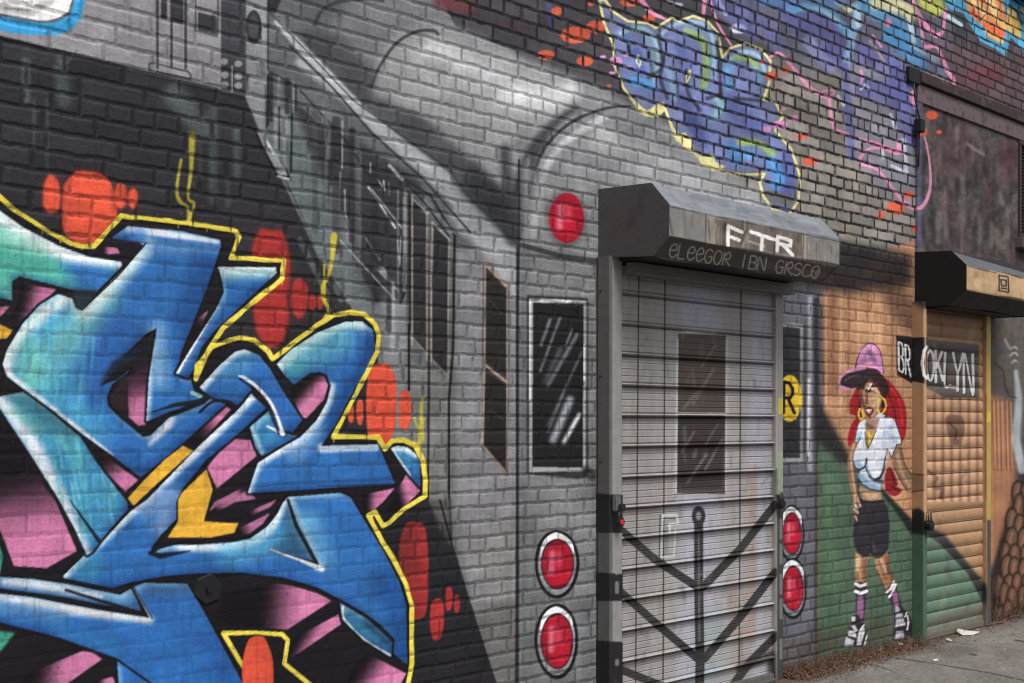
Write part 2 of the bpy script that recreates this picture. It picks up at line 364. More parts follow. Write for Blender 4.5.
# door windows of the side
for (q, lb) in [('495,62 548,112 548,683 478,683 478,100', 'first narrow painted side window'), ('572,158 640,215 640,683 570,683', 'second narrow painted side window')]:
    pass
r_a = rw('narrow painted window nearest the blue lettering'); r_b = rw('narrow painted window with slanted top')
M.poly(px('413,203 428,217 430,356 413,339'), '2f2f32', .8, reg=r_a)
M.poly(px('434,226 450,241 449,376 430,358'), '2a2a2d', .8, reg=r_b)
for q in ('412,195 412,345', '427,212 427,360', '432,222 431,362', '449,238 448,378'):
    M.line(px(q), 2.0, '9a8f86', .7, .85)
M.line(px('412,198 428,213'), 2, '8c8f90', .7, .8); M.line(px('432,222 450,240'), 2, '8c8f90', .7, .8)
M.line(px('405,335 413,338 430,357 448,376'), 1.5, '9a8f86', .7, .7)
M.line(px('454.5,236 453,350 449,400 449,492 452,560'), 2.6, '18181a', .9, .95)
M.line(px('409,325 409,390'), 2.8, '161618', .9, .95); M.line(px('429,355 428,500 436,540'), 2.4, '1c1c1e', .9, .9)
M.line(px('455,236 430,195 405,180'), 2.6, '222326', 1, .8)
M.line(px('425,200 452,232'), 3, '6d7173', 1.4, .8)
# long window
r_c = rw('tall painted side window with tan frame')
M.poly(px('483,261 509,288 508,477 482,447'), '3a3532', .8)
M.line(px('484,262 508.5,287.5'), 4, '9c8c80', .8)
M.poly(px('486.5,272 505.5,289 506,376 486.5,362'), '262423', .7, reg=r_c)
M.poly(px('485.5,371 506,386 505.5,468 484,446'), '232120', .7, reg=r_c)
M.line(px('485,265 484.5,360 482.5,446'), 2, '9a8a7e', .7); M.line(px('507.5,290 507,470'), 2.2, '8d7e73', .7)
M.line(px('485,365 506.5,382'), 2.6, 'a08f83', .7); M.line(px('483,446 506,473'), 2.4, '94857a', .7)
M.line(px('490,300 502,314'), 1, '4a4644', .7); M.line(px('490,410 504,420'), 1, '45403d', .7)
# end window
r_d = R('end_window', r_train, 'large painted window with white reflections in a pale frame')
M.poly(px('527,295 588,298 588,477 578,479 527,474'), '202022', 1.6, .9)
M.poly(px('529,298 586.5,300.5 586,472 529,472.5'), '8f8f90', .6)
M.poly(px('533,302.5 583.5,304 583,467.5 532.5,467'), '1c1c1e', .6, reg=r_d)
M.line(px('530,300 530,400'), 2, 'c9cacc', .8, .8); M.line(px('541,300.5 570,301.5'), 2.6, 'd5d6d8', 1); M.line(px('584.5,345 584.5,380'), 1.8, 'd5d6d8', .8)
M.setclip(px('534,304 582.5,305 582,466 533.5,465'))
for q, w_, c_, al in [('560,318 540,372', 2.5, '77787b', .8), ('550,320 541,345', 3, '8a8b8e', .7), ('577,335 548,385', 4, '85868a', .7), ('560,350 545,382', 5, '55565a', .7),
                      ('570,400 553,440', 7, 'b9bfca', .85), ('579,415 564,442', 4, 'd3d7de', .9), ('563,395 548,432', 2, '6c6d70', .8), ('582,352 548,425', 2.4, '66676a', .7), ('572,330 566,345', 2, '97989b', .7)]:
    M.line(px(q), w_, c_, w_*.9+1, al)
M.setclip()
M.line(px('586,470 592,476'), 9, '1e1e20', 6, .7)
# tail lamps
def lamp(cx, cy, rx, ry, ring=True, ang=0, lb=''):
    r = R('tail_lamp', r_train, lb)
    if ring:
        M.ell(cx-.5, cy, rx*1.44, ry*1.43, '111113', reg=r); M.ell(cx-.5, cy, rx*1.24, ry*1.28, '85858a', reg=r)
        M.line([(cx-rx*1.05, cy-ry*.3), (cx-rx*.8, cy-ry*.9), (cx-1, cy-ry*1.18), (cx+rx*.75, cy-ry*.9), (cx+rx, cy-ry*.5)], [2.2, 4.5, 6.5, 4.5, 2], 'e6e6e8', 1, smooth=True)
        M.ell(cx, cy, rx*1.08, ry*1.06, '241a1c', reg=r)
    M.ell(cx, cy, rx, ry, 'a30f28', reg=r)
    M.ell(cx+rx*.2, cy+ry*.35, rx*.6, ry*.5, 'c01230', soft=5, alpha=.7)
    M.line([(cx-rx*.35, cy-ry*.45), (cx-rx*.4, cy+ry*.35)], rx*.35, 'e87a8e', rx*.45, .9)
    M.line([(cx+rx*.1, cy-ry*.4), (cx+rx*.1, cy)], rx*.4, 'd84a62', rx*.5, .8)
M.ell(566, 218, 21, 29, '55484a', soft=5, alpha=.6)
lamp(566.5, 218, 17.5, 25, False, lb='round red lamp painted high beside the shutter box')
lamp(557.5, 564, 15.5, 24, lb='red ringed lamp painted left of the shutter, upper of the pair')
lamp(557, 641, 15.2, 26.5, lb='red ringed lamp painted left of the shutter, lower of the pair')
# --- lower left dark ground right of the lettering
M.poly(px('378,430 425,495 453,545 469,598 502,700 520,800 -120,800 -120,500'), '232225', 1, mort=.5)
M.poly(px('428,500 452,500 452,548 440,530'), '4c4b49', 2, .8); M.line(px('440,500 452,545'), 2, '141416', 1)

M.lift = 1.0
# --- area right of shutter 1 ----------------------------------------------
M.poly(px('776,285 819,291 823,410 818,470 816,800 776,800'), '5f5f68', 2, mort=.55, reg=r_train)
M.poly(px('790,330 812,320 812,455 790,455'), '403e40', 8, .8)
r_e = R('end_window', r_train, 'dark painted window half hidden behind the right shutter guide')
M.poly(px('780,322 803,324 803,462 780,462'), '8a8a8c', .7); M.poly(px('780,326 800,328 800,458 780,458'), '2b2b2e', .7, reg=r_e)
M.line(px('810,298 810,470'), 4.5, 'a9a9b4', 4, .8); M.line(px('809,380 808,455'), 3, 'e3e3ea', 2.5, .8)
M.line(px('816,300 818,470 817,700'), 5, '252528', 4, .8)
M.line(px('800,470 805,700'), 14, '6a6a74', 12, .5)
lamp(792, 533.5, 9, 20, lb='narrow red lamp painted right of the shutter, upper of the pair')
lamp(793, 588.5, 10, 21.5, lb='narrow red lamp painted right of the shutter, lower of the pair')
r_r = R('route_sign', BX, 'yellow painted disc with a black letter R')
M.ell(790, 398.5, 12, 23.5, 'ecc52c', reg=r_r)
for st in strokes('R', (783.5, 413), (795, 413), (793, 384), (784, 382)): M.line(st, 3.3, '15130f', .6)
# orange, green, black fields around the painted woman
M.poly(px('822,275 915,240 915,800 818,800 818,470 824,400'), 'b98a66', 3, mort=.35, rel=.8)
M.poly(px('822,295 838,295 838,400 822,396'), '8a6048', 4, .6)
for i, x in enumerate((826, 833, 841, 849, 858, 868, 880, 892)):
    M.line([(x, 290), (x+rng.uniform(-1, 1), 400+rng.uniform(-30, 20))], 2.2, '7d4f3c' if i % 2 else 'dbb08c', 2.5, .55)
M.poly(px('780,240 838,240 912,255 912,285 850,293 818,290 780,289'), '1f1d1f', 9, .92, mort=.8)
M.line(px('880,275 912,320'), 24, '3a2a26', 18, .6)
M.line(px('870,330 880,420'), 20, 'd8b088', 16, .5); M.line(px('885,460 895,500'), 24, 'dba57c', 16, .7)
M.poly(px('818,400 823,412 848,456 885,492 913,526 913,800 818,800'), '4f6552', 1.5, mort=.4, rel=.8)
M.poly(px('816,395 824,410 856,466 840,462 816,440'), '2a2527', 6, .95)
M.line(px('880,488 900,512 916,532'), [3, 7, 11], '1c2220', 4, .9)
for q, c_ in [('830,480 830,600', '5c7c5e'), ('900,560 905,640', '56735a'), ('825,600 850,660', '3e5844'), ('890,600 895,560', '567560')]:
    M.line(px(q), 14, c_, 14, .5)
M.poly(px('780,640 913,610 913,680 780,700'), '51493f', 12, .5)
# plate BR on the wall
r_p = R('name_plate', BX, 'black painted plate reading BR')
M.poly(Hh('384,322 433,327 433,466 386,440'), '141315', .6, reg=r_p)
for st in strokes('B', (899, 370), (904.3, 374), (903.5, 344), (898.5, 342)): M.line(st, 1.5, 'e4e4e2', .5)
for st in strokes('R', (905.8, 374), (911, 377), (910, 347), (905.3, 344.5)): M.line(st, 1.5, 'e4e4e2', .5)

# --- painted woman ----------------------------------------------------------
r_w = R('painted_woman', BX, 'life-size cartoon woman painted on green and tan brick')
def WP(tr, q, c_, name=None, lb=None, sm=True, soft=.5, **k):
    r = R(name, r_w, lb) if name else r_w
    M.poly(tr(q), c_, soft, smooth=sm, reg=r, mort=.3, **k); return r
hair = 'a01822'
WP(w1, '720,330 790,400 850,500 865,620 850,740 800,760 700,700 690,560 700,420', hair, 'hair', 'red hair falling behind the shoulder')
WP(w1, '545,400 500,440 475,500 480,570 520,590 500,680 470,760 520,780 560,700', hair, 'hair', 'red hair at the left of the face')
M.poly(w2('290,0 330,0 300,120 255,230 235,180 250,90'), hair, .5, smooth=True, reg=r_w)
M.line(w1('760,400 820,500 835,650'), 2, 'd02a30', 1.4, .8, smooth=True); M.line(w1('735,430 780,540 800,680'), 1.4, '4a0c12', 1, .8, smooth=True); M.line(w1('700,560 760,680'), 4, '3a0a10', 2.5, .8)
M.poly(w2('600,400 640,470 665,550 640,560 700,600 640,650 560,600 560,450'), '8e1a22', .5, smooth=True, reg=r_w); M.line(w2('600,430 650,560'), 1, '2a0a0c', .6); M.line(w2('600,560 680,610'), 1, '2a0a0c', .6)
# arms
WP(w2, '280,200 320,190 310,260 285,330 290,420 300,520 320,640 330,700 290,700 262,590 240,440 235,340', '9c7056', 'arm', None)
M.line(w2('290,210 265,330 285,520 305,640'), 1.6, 'dcb48f', 1.4, .8, smooth=True); M.line(w2('320,480 330,640'), 2, '4a3329', 1.6, .8)
WP(w2, '640,230 690,215 710,300 745,420 790,465 795,620 740,600 670,490 625,380', '93735a', 'arm', None)
M.line(w2('690,240 720,370 780,470'), 1.5, '4b392c', 1, .8, smooth=True); M.line(w2('660,300 700,450 760,560'), 3, 'cfae86', 2.6, .7, smooth=True)
M.line(w2('630,400 690,520 750,610'), 1, '3a2a20', .7, .9, smooth=True)
# neck / face
WP(w1, '590,600 690,590 700,683 680,740 640,760 600,700', '8a6a56', sm=False)
WP(w1, '560,330 640,330 690,370 700,440 690,520 660,580 640,615 605,615 580,570 560,500 548,420', 'b98c6c', 'face', 'laughing face with red lips')
M.line(w1('560,380 590,420'), 3, '5a4236', 2, .8); M.line(w1('640,350 620,380 600,415'), [1, 3, 1], 'efe9e4', .8); M.line(w1('650,345 625,385 612,420'), 1, '2a1c18', .6)
M.line(w1('585,430 590,500 600,490'), 1, '6a4a38', .7); M.ell(*w1('600,550')[0], 3.4, 3.2, 'b03a4a', soft=.5); M.ell(*w1('602,556')[0], 2.2, 1.4, 'e9c9c9', soft=.5)
M.line(w1('660,400 670,480 640,520'), 3, 'e0bb96', 3, .7); M.line(w1('585,520 570,480'), 2, '8d5a44', 1.6, .7); M.ell(*w1('617,597')[0], 2.6, 2.4, 'd9a58c', soft=.8)
M.line(w1('548,470 540,560 560,600'), 2.2, '3a1a1c', 1.2, .7)
M.line(w1('575,400 600,425 640,420 665,440'), 1.2, '5a3a2e', 1, .8); M.line(w1('585,545 610,528 640,545 620,580 590,575 585,545'), 1, '4a1a20', .6, .9)
M.line(w1('690,370 702,440 690,520 655,590'), 1, '5a3a2a', .8, .8); M.line(w1('600,390 605,470'), 2, 'e6c49c', 1.6, .7)
M.line(w1('562,350 600,345 660,352'), 4, '3a2620', 2.6, .8); M.line(w1('556,400 560,480 590,560 615,600'), 2.4, '5c3c2e', 2, .8, smooth=True)
M.line(w1('568,398 590,408 603,420'), 2, '1c1212', .7, .95); M.line(w1('612,418 635,385 662,378'), 2, '1c1212', .7, .9); M.ell(*w1('628,398')[0], 1.3, 1, 'f2efea', soft=.4); M.ell(*w1('582,404')[0], .9, .7, 'f2efea', soft=.4)
M.line(w1('600,430 596,480 585,498 605,505'), 1.2, '4a2f24', .6, .9); M.line(w1('630,460 670,450'), 3.4, 'dcb48c', 2.4, .8); M.line(w1('582,540 600,530 628,536 632,560 610,588 588,574'), 1.3, '5a1420', .6, .95); M.line(w1('590,548 622,546'), 1.4, 'f4ece8', .5, .95)
M.line(w1('650,600 680,560 700,500'), 2.4, '6a4836', 2, .8); M.line(w1('600,612 640,622 665,600'), 1.6, '5a3a2c', 1, .8); M.line(w1('640,640 650,683'), 4, '5a4034', 3, .7)
# fringe and cap
WP(w1, '530,290 600,260 690,300 730,350 745,420 700,470 670,380 620,330 600,350 560,400 520,400', '2d1c1e', 'hair', 'dark fringe under the cap')
M.line(w1('620,330 690,420 715,520'), 2.6, '4a171c', 1.6, .8)
r_cap = WP(w1, '515,255 530,190 560,130 600,92 640,95 675,130 695,190 708,300 660,280 600,250 550,250', 'cf83b4', 'cap', 'pink baseball cap with dark underbrim')
M.line(w1('515,255 530,190 560,130 600,92 640,95 675,130 695,190 708,300'), .9, '2b1a26', .5, smooth=True)
M.line(w1('560,150 600,120 640,130'), 5, 'e9a6d2', 4, .8); M.line(w1('540,240 620,240 690,280'), 3, 'ea9fce', 2.4, .8); M.line(w1('610,150 640,200 650,215'), 5, '705a78', 4, .8); M.line(w1('560,210 640,200'), 3, '6d5a74', 3, .6)
M.poly(w1('545,255 590,262 590,300 540,360 500,405 430,405 402,370 410,320 460,275'), 'd287bb', .5, smooth=True, reg=r_cap)
M.poly(w1('550,275 640,262 690,300 600,330 540,380 495,400 440,385 412,365 425,325 470,295'), '33262c', .5, smooth=True, reg=r_cap)
M.line(w1('440,350 480,320 540,300'), 1, '6a5560', .8)
# earrings, chain
for q in ('545,540 535,575 550,608 570,590 560,550', '685,450 715,480 722,530 690,575 670,545 672,480'):
    M.line(w1(q), 1.8, 'e2c94e', .6, smooth=True)
M.ell(*w1('700,510')[0], 1.6, 3.2, '22181a', soft=.5)
# shirt
r_s = WP(w2, '385,0 350,10 320,60 295,180 320,195 350,150 330,210 295,270 285,350 300,400 340,420 390,400 420,320 450,240 470,100 500,40 560,-40 500,-60 430,20', 'd9dde6', 'shirt', 'white cropped t-shirt with blue shading', sm=False)
M.poly(w2('345,15 320,60 295,180 322,195 345,160 300,260 283,345 305,405 345,420 330,500 360,545 430,590 520,608 535,530 560,400 580,310 575,245 610,325 640,240 660,208 698,206 690,150 660,60 640,0 600,-20 510,-25 480,80 440,180 410,250 390,200 385,100 395,0'), 'd6dae4', .5, reg=r_s, mort=.2)
M.line(w2('345,110 330,170'), 4, '8fb0d0', 3, .8); M.line(w2('310,370 350,395'), 5, '86b6dc', 4, .8); M.line(w2('345,480 400,540 500,590'), 6, '7da6cc', 4, .8)
M.line(w2('400,400 430,470 500,500 540,430 555,320'), [1, 2, 3, 2.4, 1], '23252c', 1, .95, smooth=True); M.line(w2('430,480 480,520 530,530'), 4, '30333c', 2.6, .85)
M.ell(*w2('462,400')[0], 7.4, 11.5, 'dfe3ec', soft=1.2); M.line(w2('405,340 410,430 440,480'), 2, '8fbbe0', 1.6, .8, smooth=True); M.line(w2('340,420 385,395 395,330'), 1.2, '454a55', .8)
M.line(w2('600,60 580,120 640,170'), 5, '97b3d2', 4, .7); M.line(w2('480,120 450,200'), 3, 'f2f3f6', 2, .8); M.line(w2('545,100 540,230'), 2, 'b9c6da', 1.6, .8)
M.line(w2('575,245 560,330 530,470 520,600'), 1.2, '5a606c', .8, .8); M.line(w2('690,150 698,206 655,210 610,325 590,270'), 1, '2b2b31', .6, .9)
M.poly(w2('395,0 510,-20 480,80 440,180 410,240 392,200 388,100'), 'a4806a', .6); M.line(w2('405,100 430,150 410,220'), 2.6, 'd8c23c', .8); M.line(w2('470,100 430,160'), 1.6, 'c9b22e', .6); M.line(w2('440,60 400,40'), 4, '5a4538', 3, .7)
M.line(w2('400,170 405,225'), 3, '8a7a20', .8, .8)
M.line(w2('285,350 300,400 340,422 385,398 398,330'), 1.4, '2b2c33', .6, .85, smooth=True); M.line(w2('395,330 392,410 430,480 470,503 510,490 540,430'), 1.4, '2b2c33', .6, .85, smooth=True)
M.line(w2('330,500 360,545 430,590 520,608'), 1.2, '2b2c33', .6, .85); M.line(w2('320,60 295,180 320,196 345,150'), 1, '3a3a42', .6, .8); M.line(w2('640,0 660,60 690,150 700,206'), 1.1, '2b2c33', .6, .85)
M.line(w2('385,100 392,200 410,245 440,185 480,85'), 1, '3a2c26', .6, .8)
# waist, shorts
WP(w2, '340,560 430,600 520,615 530,683 520,720 370,720 360,640 330,600', 'b08a6c', 'waist', None, sm=False)
M.line(w3('390,30 430,60 480,50'), 4, 'd8b48c', 3, .8)
WP(w3, '330,60 360,80 430,95 500,85 540,80 575,150 592,260 590,420 585,500 550,560 490,590 455,570 430,530 410,565 370,570 320,530 292,470 282,380 290,270 330,170', '2e2a2f', 'shorts', 'black high-waisted shorts', sm=False)
M.line(w3('440,440 430,540'), 1, '121114', .8); M.line(w3('450,450 470,520'), 3, '5a5458', 2.5, .6); M.line(w3('360,200 350,350'), 6, '3a363b', 5, .7)
for q in ('290,110 320,150', '320,70 345,140', '290,160 325,200', '300,220 315,260', '300,20 300,120'):
    M.line(w3(q), 2.0, 'c99c82', .7)
for q in ('340,125 343,140', '320,180 324,198', '310,235 316,255', '300,130 306,146'): M.line(w3(q), 1.4, 'e8a0ac', .5)
# legs
WP(w3, '300,520 350,570 425,570 405,640 395,720 390,800 305,800 297,660', 'ac8060', 'leg', None, sm=False)
WP(w3, '465,590 520,580 575,520 595,600 590,683 620,780 640,850 560,860 520,780 480,683', 'ac8060', 'leg', None, sm=False)
M.poly(w4('300,0 390,0 385,110 305,105'), 'a57a58', .6, reg=r_w); M.poly(w4('485,0 590,0 625,90 560,180 530,110'), 'a87a58', .6, reg=r_w)
M.line(w3('320,560 318,680'), 3, 'e4c6a0', 2.5, .8); M.line(w3('400,590 385,700'), 2.4, '6d5040', 2, .8); M.line(w3('520,600 560,700'), 3, 'dcbc96', 3, .7); M.line(w3('585,540 590,680'), 2, '5a4636', 1.6, .8)
M.line(w4('560,60 600,60'), 6, 'a0603c', 5, .7); M.line(w4('330,40 370,70'), 5, '9a6a48', 5, .6); M.line(w4('485,0 530,110 565,190'), .9, '33261e', .6)
M.line(w3('335,560 330,680 345,760'), 2, 'd9b48c', 1.6, .8); M.line(w3('375,580 372,700'), 3.2, '7c563e', 2.4, .75); M.line(w3('500,600 540,690 560,760'), 2.2, '7c563e', 2, .7); M.line(w3('560,560 575,640 585,720'), 2.4, '6d4a36', 2, .8); M.line(w4('375,0 385,60 380,105'), 2, '6a4832', 1.6, .8); M.line(w4('585,0 612,50 615,90'), 2, '6a4430', 1.6, .8)
# socks
WP(w4, '300,100 392,108 398,190 390,300 375,440 310,420 302,300', '3a2f3c', 'sock', 'striped sock on the left leg', sm=False)
WP(w4, '560,180 625,90 650,110 665,190 700,310 640,330 610,290', '3a2f3c', 'sock', 'striped sock on the right leg', sm=False)
M.line(w4('303,118 345,140 390,122'), 3.2, 'ece8ec', .6); M.line(w4('303,180 345,200 396,182'), 3.2, 'ece8ec', .6)
M.line(w4('570,190 605,160 630,100'), 2.6, 'ece8ec', .6); M.line(w4('590,230 620,190 645,120'), 2.6, 'ece8ec', .6)
M.line(w4('345,250 342,390'), 6.5, '8f5f88', 1.6); M.line(w4('640,200 650,290'), 5, '9a6290', 1.6)
# shoes
r_sh = WP(w4, '280,385 330,380 350,440 380,460 400,540 395,630 370,655 200,655 225,560 262,480', '2a272b', 'shoe', 'black and white trainer on the left foot', sm=False)
r_s2 = WP(w4, '630,310 690,300 730,350 770,400 800,500 805,600 760,560 740,600 620,600 635,480', '2a272b', 'shoe', 'black and white trainer on the right foot', sm=False)
for q in ('270,395 305,395 300,440 270,440', '265,475 300,470 325,520 300,530', '240,515 300,520 315,580 240,560', '220,570 290,600 285,645 205,648', '330,520 370,470 385,520 350,640 310,640'):
    M.poly(w4(q), 'c9c8cd', .5)
for q in ('640,305 670,310 685,345 640,370', '655,370 700,365 710,400 640,410', '650,420 710,410 735,470 640,490', '650,520 710,520 720,580 635,590'):
    M.poly(w4(q), 'b9b8bf', .5)
M.line(w4('745,390 755,440 745,510'), 1.6, 'dddde0', .5); M.line(w4('740,360 725,400'), 1.2, 'dddde0', .5); M.line(w4('375,470 345,510'), 1.6, 'dddde0', .5); M.line(w4('400,560 380,640'), 1.4, 'dddde0', .5)

# --- upper bubble lettering -------------------------------------------------
bub = u5('40,0 60,100 100,190 105,280 140,370 190,440 250,485 300,475 310,440 350,540 400,620 450,650')+u8('0,240 50,290 180,320 275,315 255,350 270,410 310,465 380,490 420,430 425,320 390,210 320,130')+u5('820,500 790,430 740,425 765,350 770,260 730,210 660,185 600,205 565,245 545,140 500,90 440,68 380,90 350,75 280,120 250,100 160,90 100,50 65,0')
r_bub = R('bubble_lettering', BX, 'blue bubble lettering with pale yellow outline above the shutter')
inner = u5('100,70 150,110 240,130 300,150 420,100 500,130 540,260 600,240 700,230 740,330 700,420 770,520 800,600')+u8('360,230 390,300 390,400 330,420 290,400 290,300 200,290 60,270 0,190')+u5('420,560 340,440 250,440 170,400 110,260 110,150')
M.poly(bub, '6e7292', .6, mort=.95, reg=r_bub)
M.setclip(bub)
M.poly(inner, '7480b6', 6, .8)
for q, w_, c_, al in [('190,110 250,160 275,240 265,320', 6, '79a79a', .7), ('150,130 180,230', 8, '5f7fb0', .6), ('420,100 500,150 520,260 500,380', 9, '7393a8', .6),
        ('440,150 490,190 495,300 480,370', 7, '7d9a5c', .75), ('350,300 360,420', 7, '7398a8', .6), ('590,280 640,240 710,270 725,340', 9, '6a9ab6', .7), ('640,240 700,265', 6, '84a25c', .8),
        ('590,290 595,380', 7, '5a90c4', .7), ('180,340 260,370', 11, '4a8cc8', .7), ('560,430 530,500', 9, '6b9c9c', .6), ('640,600 720,610 770,650', 7, '8fae55', .8), ('620,640 680,650', 10, '4f8fc6', .7),
        ('380,200 420,300', 10, '4e5797', .7), ('400,420 460,560', 14, '4b5390', .7), ('600,440 700,540', 16, '4c549a', .7), ('430,520 480,600', 12, '3f4788', .7)]:
    M.line(u5(q), w_, c_, w_*.8, al*.8, smooth=True)
M.line(u8('300,250 340,340 320,370'), 12, '4484c0', 9, .8, smooth=True); M.line(u8('130,200 160,260'), 12, '4a86c4', 8, .7); M.line(u8('380,250 370,390'), 12, '4a53a0', 8, .6)
M.line(u8('290,400 380,430'), 10, '6a675f', 8, .9)
for q, w_, c_ in [('130,140 230,120 285,190 290,280 270,370', 4, '9cc8d8'), ('300,150 350,110 430,92 500,115 530,200 525,330', 4, 'a4c8dc'), ('590,260 650,220 720,240 745,300', 4, 'a8cce0'), ('410,130 480,170 495,260 490,360', 6, '98b468'), ('620,250 680,250 710,285', 5, '9cb866'),
                  ('330,290 345,340 360,420', 6, '86aac8'), ('585,300 590,370', 7, '6aa8e0'), ('190,345 265,370', 9, '5aa4e4'), ('540,420 560,450 540,490', 7, '88b8c0'), ('640,610 720,612 780,660', 6, 'a0bc60'), ('615,650 700,670', 7, '64a4e0'), ('440,420 450,470', 6, '8090d8'), ('200,220 220,300', 9, '5060b0')]:
    M.line(u5(q), w_, c_, 3, .7, smooth=True)
for q in ('290,150 310,260 300,330 330,420', '560,260 555,330 560,420', '540,180 552,250', '300,300 250,330', '410,300 420,400 470,470', '500,420 560,400', '620,420 740,430'):
    M.line(u5(q), 3.4, '2a2a36', 3, .75, smooth=True)
M.line(u8('310,260 350,330 330,370'), 7, '5aa0e8', 4, .8, smooth=True)
M.setclip()
r_o = R('outline', r_bub, 'pale yellow painted outline')
wv = [2.6]*len(bub)
for i in (6, 7): wv[i] = 6
for i in (9, 10, 12): wv[i] = 5
for i in (17, 18, 19, 20): wv[i] = 5
M.line(bub+[bub[0]], 2.6, 'dcd592', .6, reg=r_o)
for q in ('370,300 400,335 440,308 457,307 460,330 440,350 400,350 370,325', '470,370 500,400 520,398 535,415 545,445 520,440 490,420', '545,460 575,470 600,460 610,485 640,500 600,512 570,495'):
    M.poly(C(q), 'dcd592', .6, reg=r_o)
M.line(u5('205,235 197,262 212,285 217,262 205,235'), 1.6, 'd6d08c', .6); M.line(u5('432,295 410,325 412,352 425,330 432,295'), 1.6, 'd6d08c', .6)
# --- upper right lettering --------------------------------------------------
r_ur = R('wall_lettering', BX, 'faded blue and purple lettering at the top right')
M.poly(px('700,-120 960,-120 952,60 950,80 921,85 908,70 914,120 914,205 880,190 860,160 845,150 838,70 800,72 775,50 745,30 716,15'), '7c7c9c', 4, .45, reg=r_ur, mort=.95)
for q, w_, c_, al in [('10,60 60,100 180,130 190,250', 26, '5a5a96', .85), ('80,180 130,250 180,290', 12, '8a8cc4', .7), ('0,40 90,30 180,60 250,140', 9, '5f9ac4', .85), ('60,20 150,50 230,110', 4, 'a9c9da', .7),
        ('300,20 275,150 245,290', 8, '7fa9cf', .8), ('240,290 255,480 270,690', 7, '5a5f9c', .75), ('260,40 290,30 300,110', 6, 'b0c6d4', .8), ('200,10 260,50', 3, 'c9b66a', .8), ('340,20 450,90 530,180', 20, '5c9fd0', .8),
        ('450,150 560,240 650,320', 22, '4b8dc6', .9), ('520,60 540,180', 5, 'e2ecf2', .8), ('340,230 450,300 520,420', 24, '6464a6', .8), ('330,380 480,440 540,600', 22, '5f62a4', .75), ('540,200 640,260', 5, 'b9d0e0', .7),
        ('380,10 480,30 530,60', 14, 'd8cf9a', .85), ('600,10 640,30', 18, 'b8c04c', .85), ('350,180 400,250 440,340', 2.4, 'b9a762', .7), ('550,320 640,330 690,360', 3, 'c9bf60', .8), ('60,0 220,10', 12, '4f7fb8', .6), ('450,300 470,420', 16, '5c5e9e', .7)]:
    M.line(u7(q), w_, c_, max(1.5, w_*.5), al, smooth=True)
M.ell(*u7('430,100')[0], 3.4, 4.6, 'd884a8', soft=.8)
for q in ('210,420 235,460', '310,390 330,370 345,390', '400,640 410,690', '440,500 460,560'): M.line(u7(q), 3, 'd9e0ee', 1.6, .8)
M.line(u8('870,170 880,310'), 4, 'cdd6ea', 2, .8); M.line(u8('820,280 880,310'), 3, 'cdd6ea', 1.6, .8)
M.line(u5('330,10 390,20'), 3, 'd6dcf0', 2, .8); M.line(u5('545,0 580,60'), 4, 'dfe4ee', 2, .8); M.ell(*u5('632,122')[0], 8, 5, 'd0d6ec', soft=1.6)
M.line(u5('520,0 600,60 700,150'), 12, '5a5fa4', 10, .6); M.line(u5('640,30 760,120 800,190'), 14, '5f62a4', 12, .6); M.line(u5('730,0 870,20'), 10, '4f7fc0', 8, .7)
r_pk = R('pink_outline', r_ur, 'pink painted outline winding down the corner')
P_ = 'd98aae'
for tr, q, w_ in [(u7, '528,-20 545,20 580,90 620,140 650,155 672,120 680,40', [2.6, 3, 4, 5, 5, 3, 2.4]), (u7, '560,50 575,130 590,205 640,205 665,250 690,310 715,350 710,400 640,410 590,440 540,405 535,440 552,480', [2, 2.4, 3.6, 3, 3, 4.4, 4, 3.6, 3, 4.6, 5, 3.4, 2]),
        (u8, '548,-10 570,110 590,135 632,145', [2.4, 3, 5, 2.4]), (u8, '680,165 760,190 840,225 848,175', [2, 4, 5, 4]), (u8, '850,225 790,205 720,210 680,265 760,300 840,400 880,445 930,465 970,430 982,340 965,200 940,100', [4.6, 4, 3, 3.4, 2.4, 3, 3.6, 4.4, 4, 3, 2, 1.4]),
        (u5, '765,248 805,225 850,270 900,330 940,375 990,405 1030,415', [2, 3, 3, 3.4, 4, 4.4, 4]), (u6, '735,560 765,515 700,520', [4, 2, 2]), (u6, '735,550 750,690', 3), (u5, '215,-5 260,50 322,82', [5, 5, 2]), (u5, '490,-5 482,78', [5, 3]), (u5, '512,-5 545,100 602,192', [2, 2.6, 2]), (u7, '310,310 318,335 308,370', 2.4), (u7, '362,155 400,205', 2.4)]:
    M.line(tr(q), w_, P_, .7, smooth=True, reg=r_pk)
for (x, y, a, b) in [(616, 61, 6, 4.4), (780, 125, 7, 4), (794, 118, 4, 3), (603, 57, 3, 1.6), (612, 73, 3, 1.8), (627, 55, 3, 1.6), (629, 67, 2.4, 1.4), (767, 129, 4, 3), (790, 141, 2.4, 1.6), (784, 109, 2, 1.4)]: M.ell(x, y, a, b, 'd68cc0', p=3, soft=.6)
ro = lambda: R('orange_spot', BX, None)
for (x, y, a, b) in [(557, 11, 6, 4), (575.4, 35, 15, 8.5), (595.4, 27, 9.5, 6.5), (546, 55, 9, 5), (585, 61, 8.5, 5), (649, 18, 6, 4), (630, 2, 10, 4.5), (771.6, 76, 7, 4.4), (785.7, 70, 5, 3), (802, 136, 6, 3.6), (810, 161, 8, 4.8),
        (895.7, 208, 9, 7), (908.6, 195, 5, 4), (881.6, 215, 4, 3.6), (915.6, 229, 4, 4), (932, 115, 5.6, 4.4), (922.6, 132, 4.6, 4), (943, 108, 4, 3), (939, 132, 2.6, 2), (590, 4, 4, 2), (544, 27, 3, 1.4), (567, 48, 2.4, 1.3), (609, 86, 2.4, 1.4), (762, 62, 3, 2)]:
    M.ell(x, y, a, b, 'd4583a', soft=1, alpha=.92, reg=ro() if a > 3 else None)
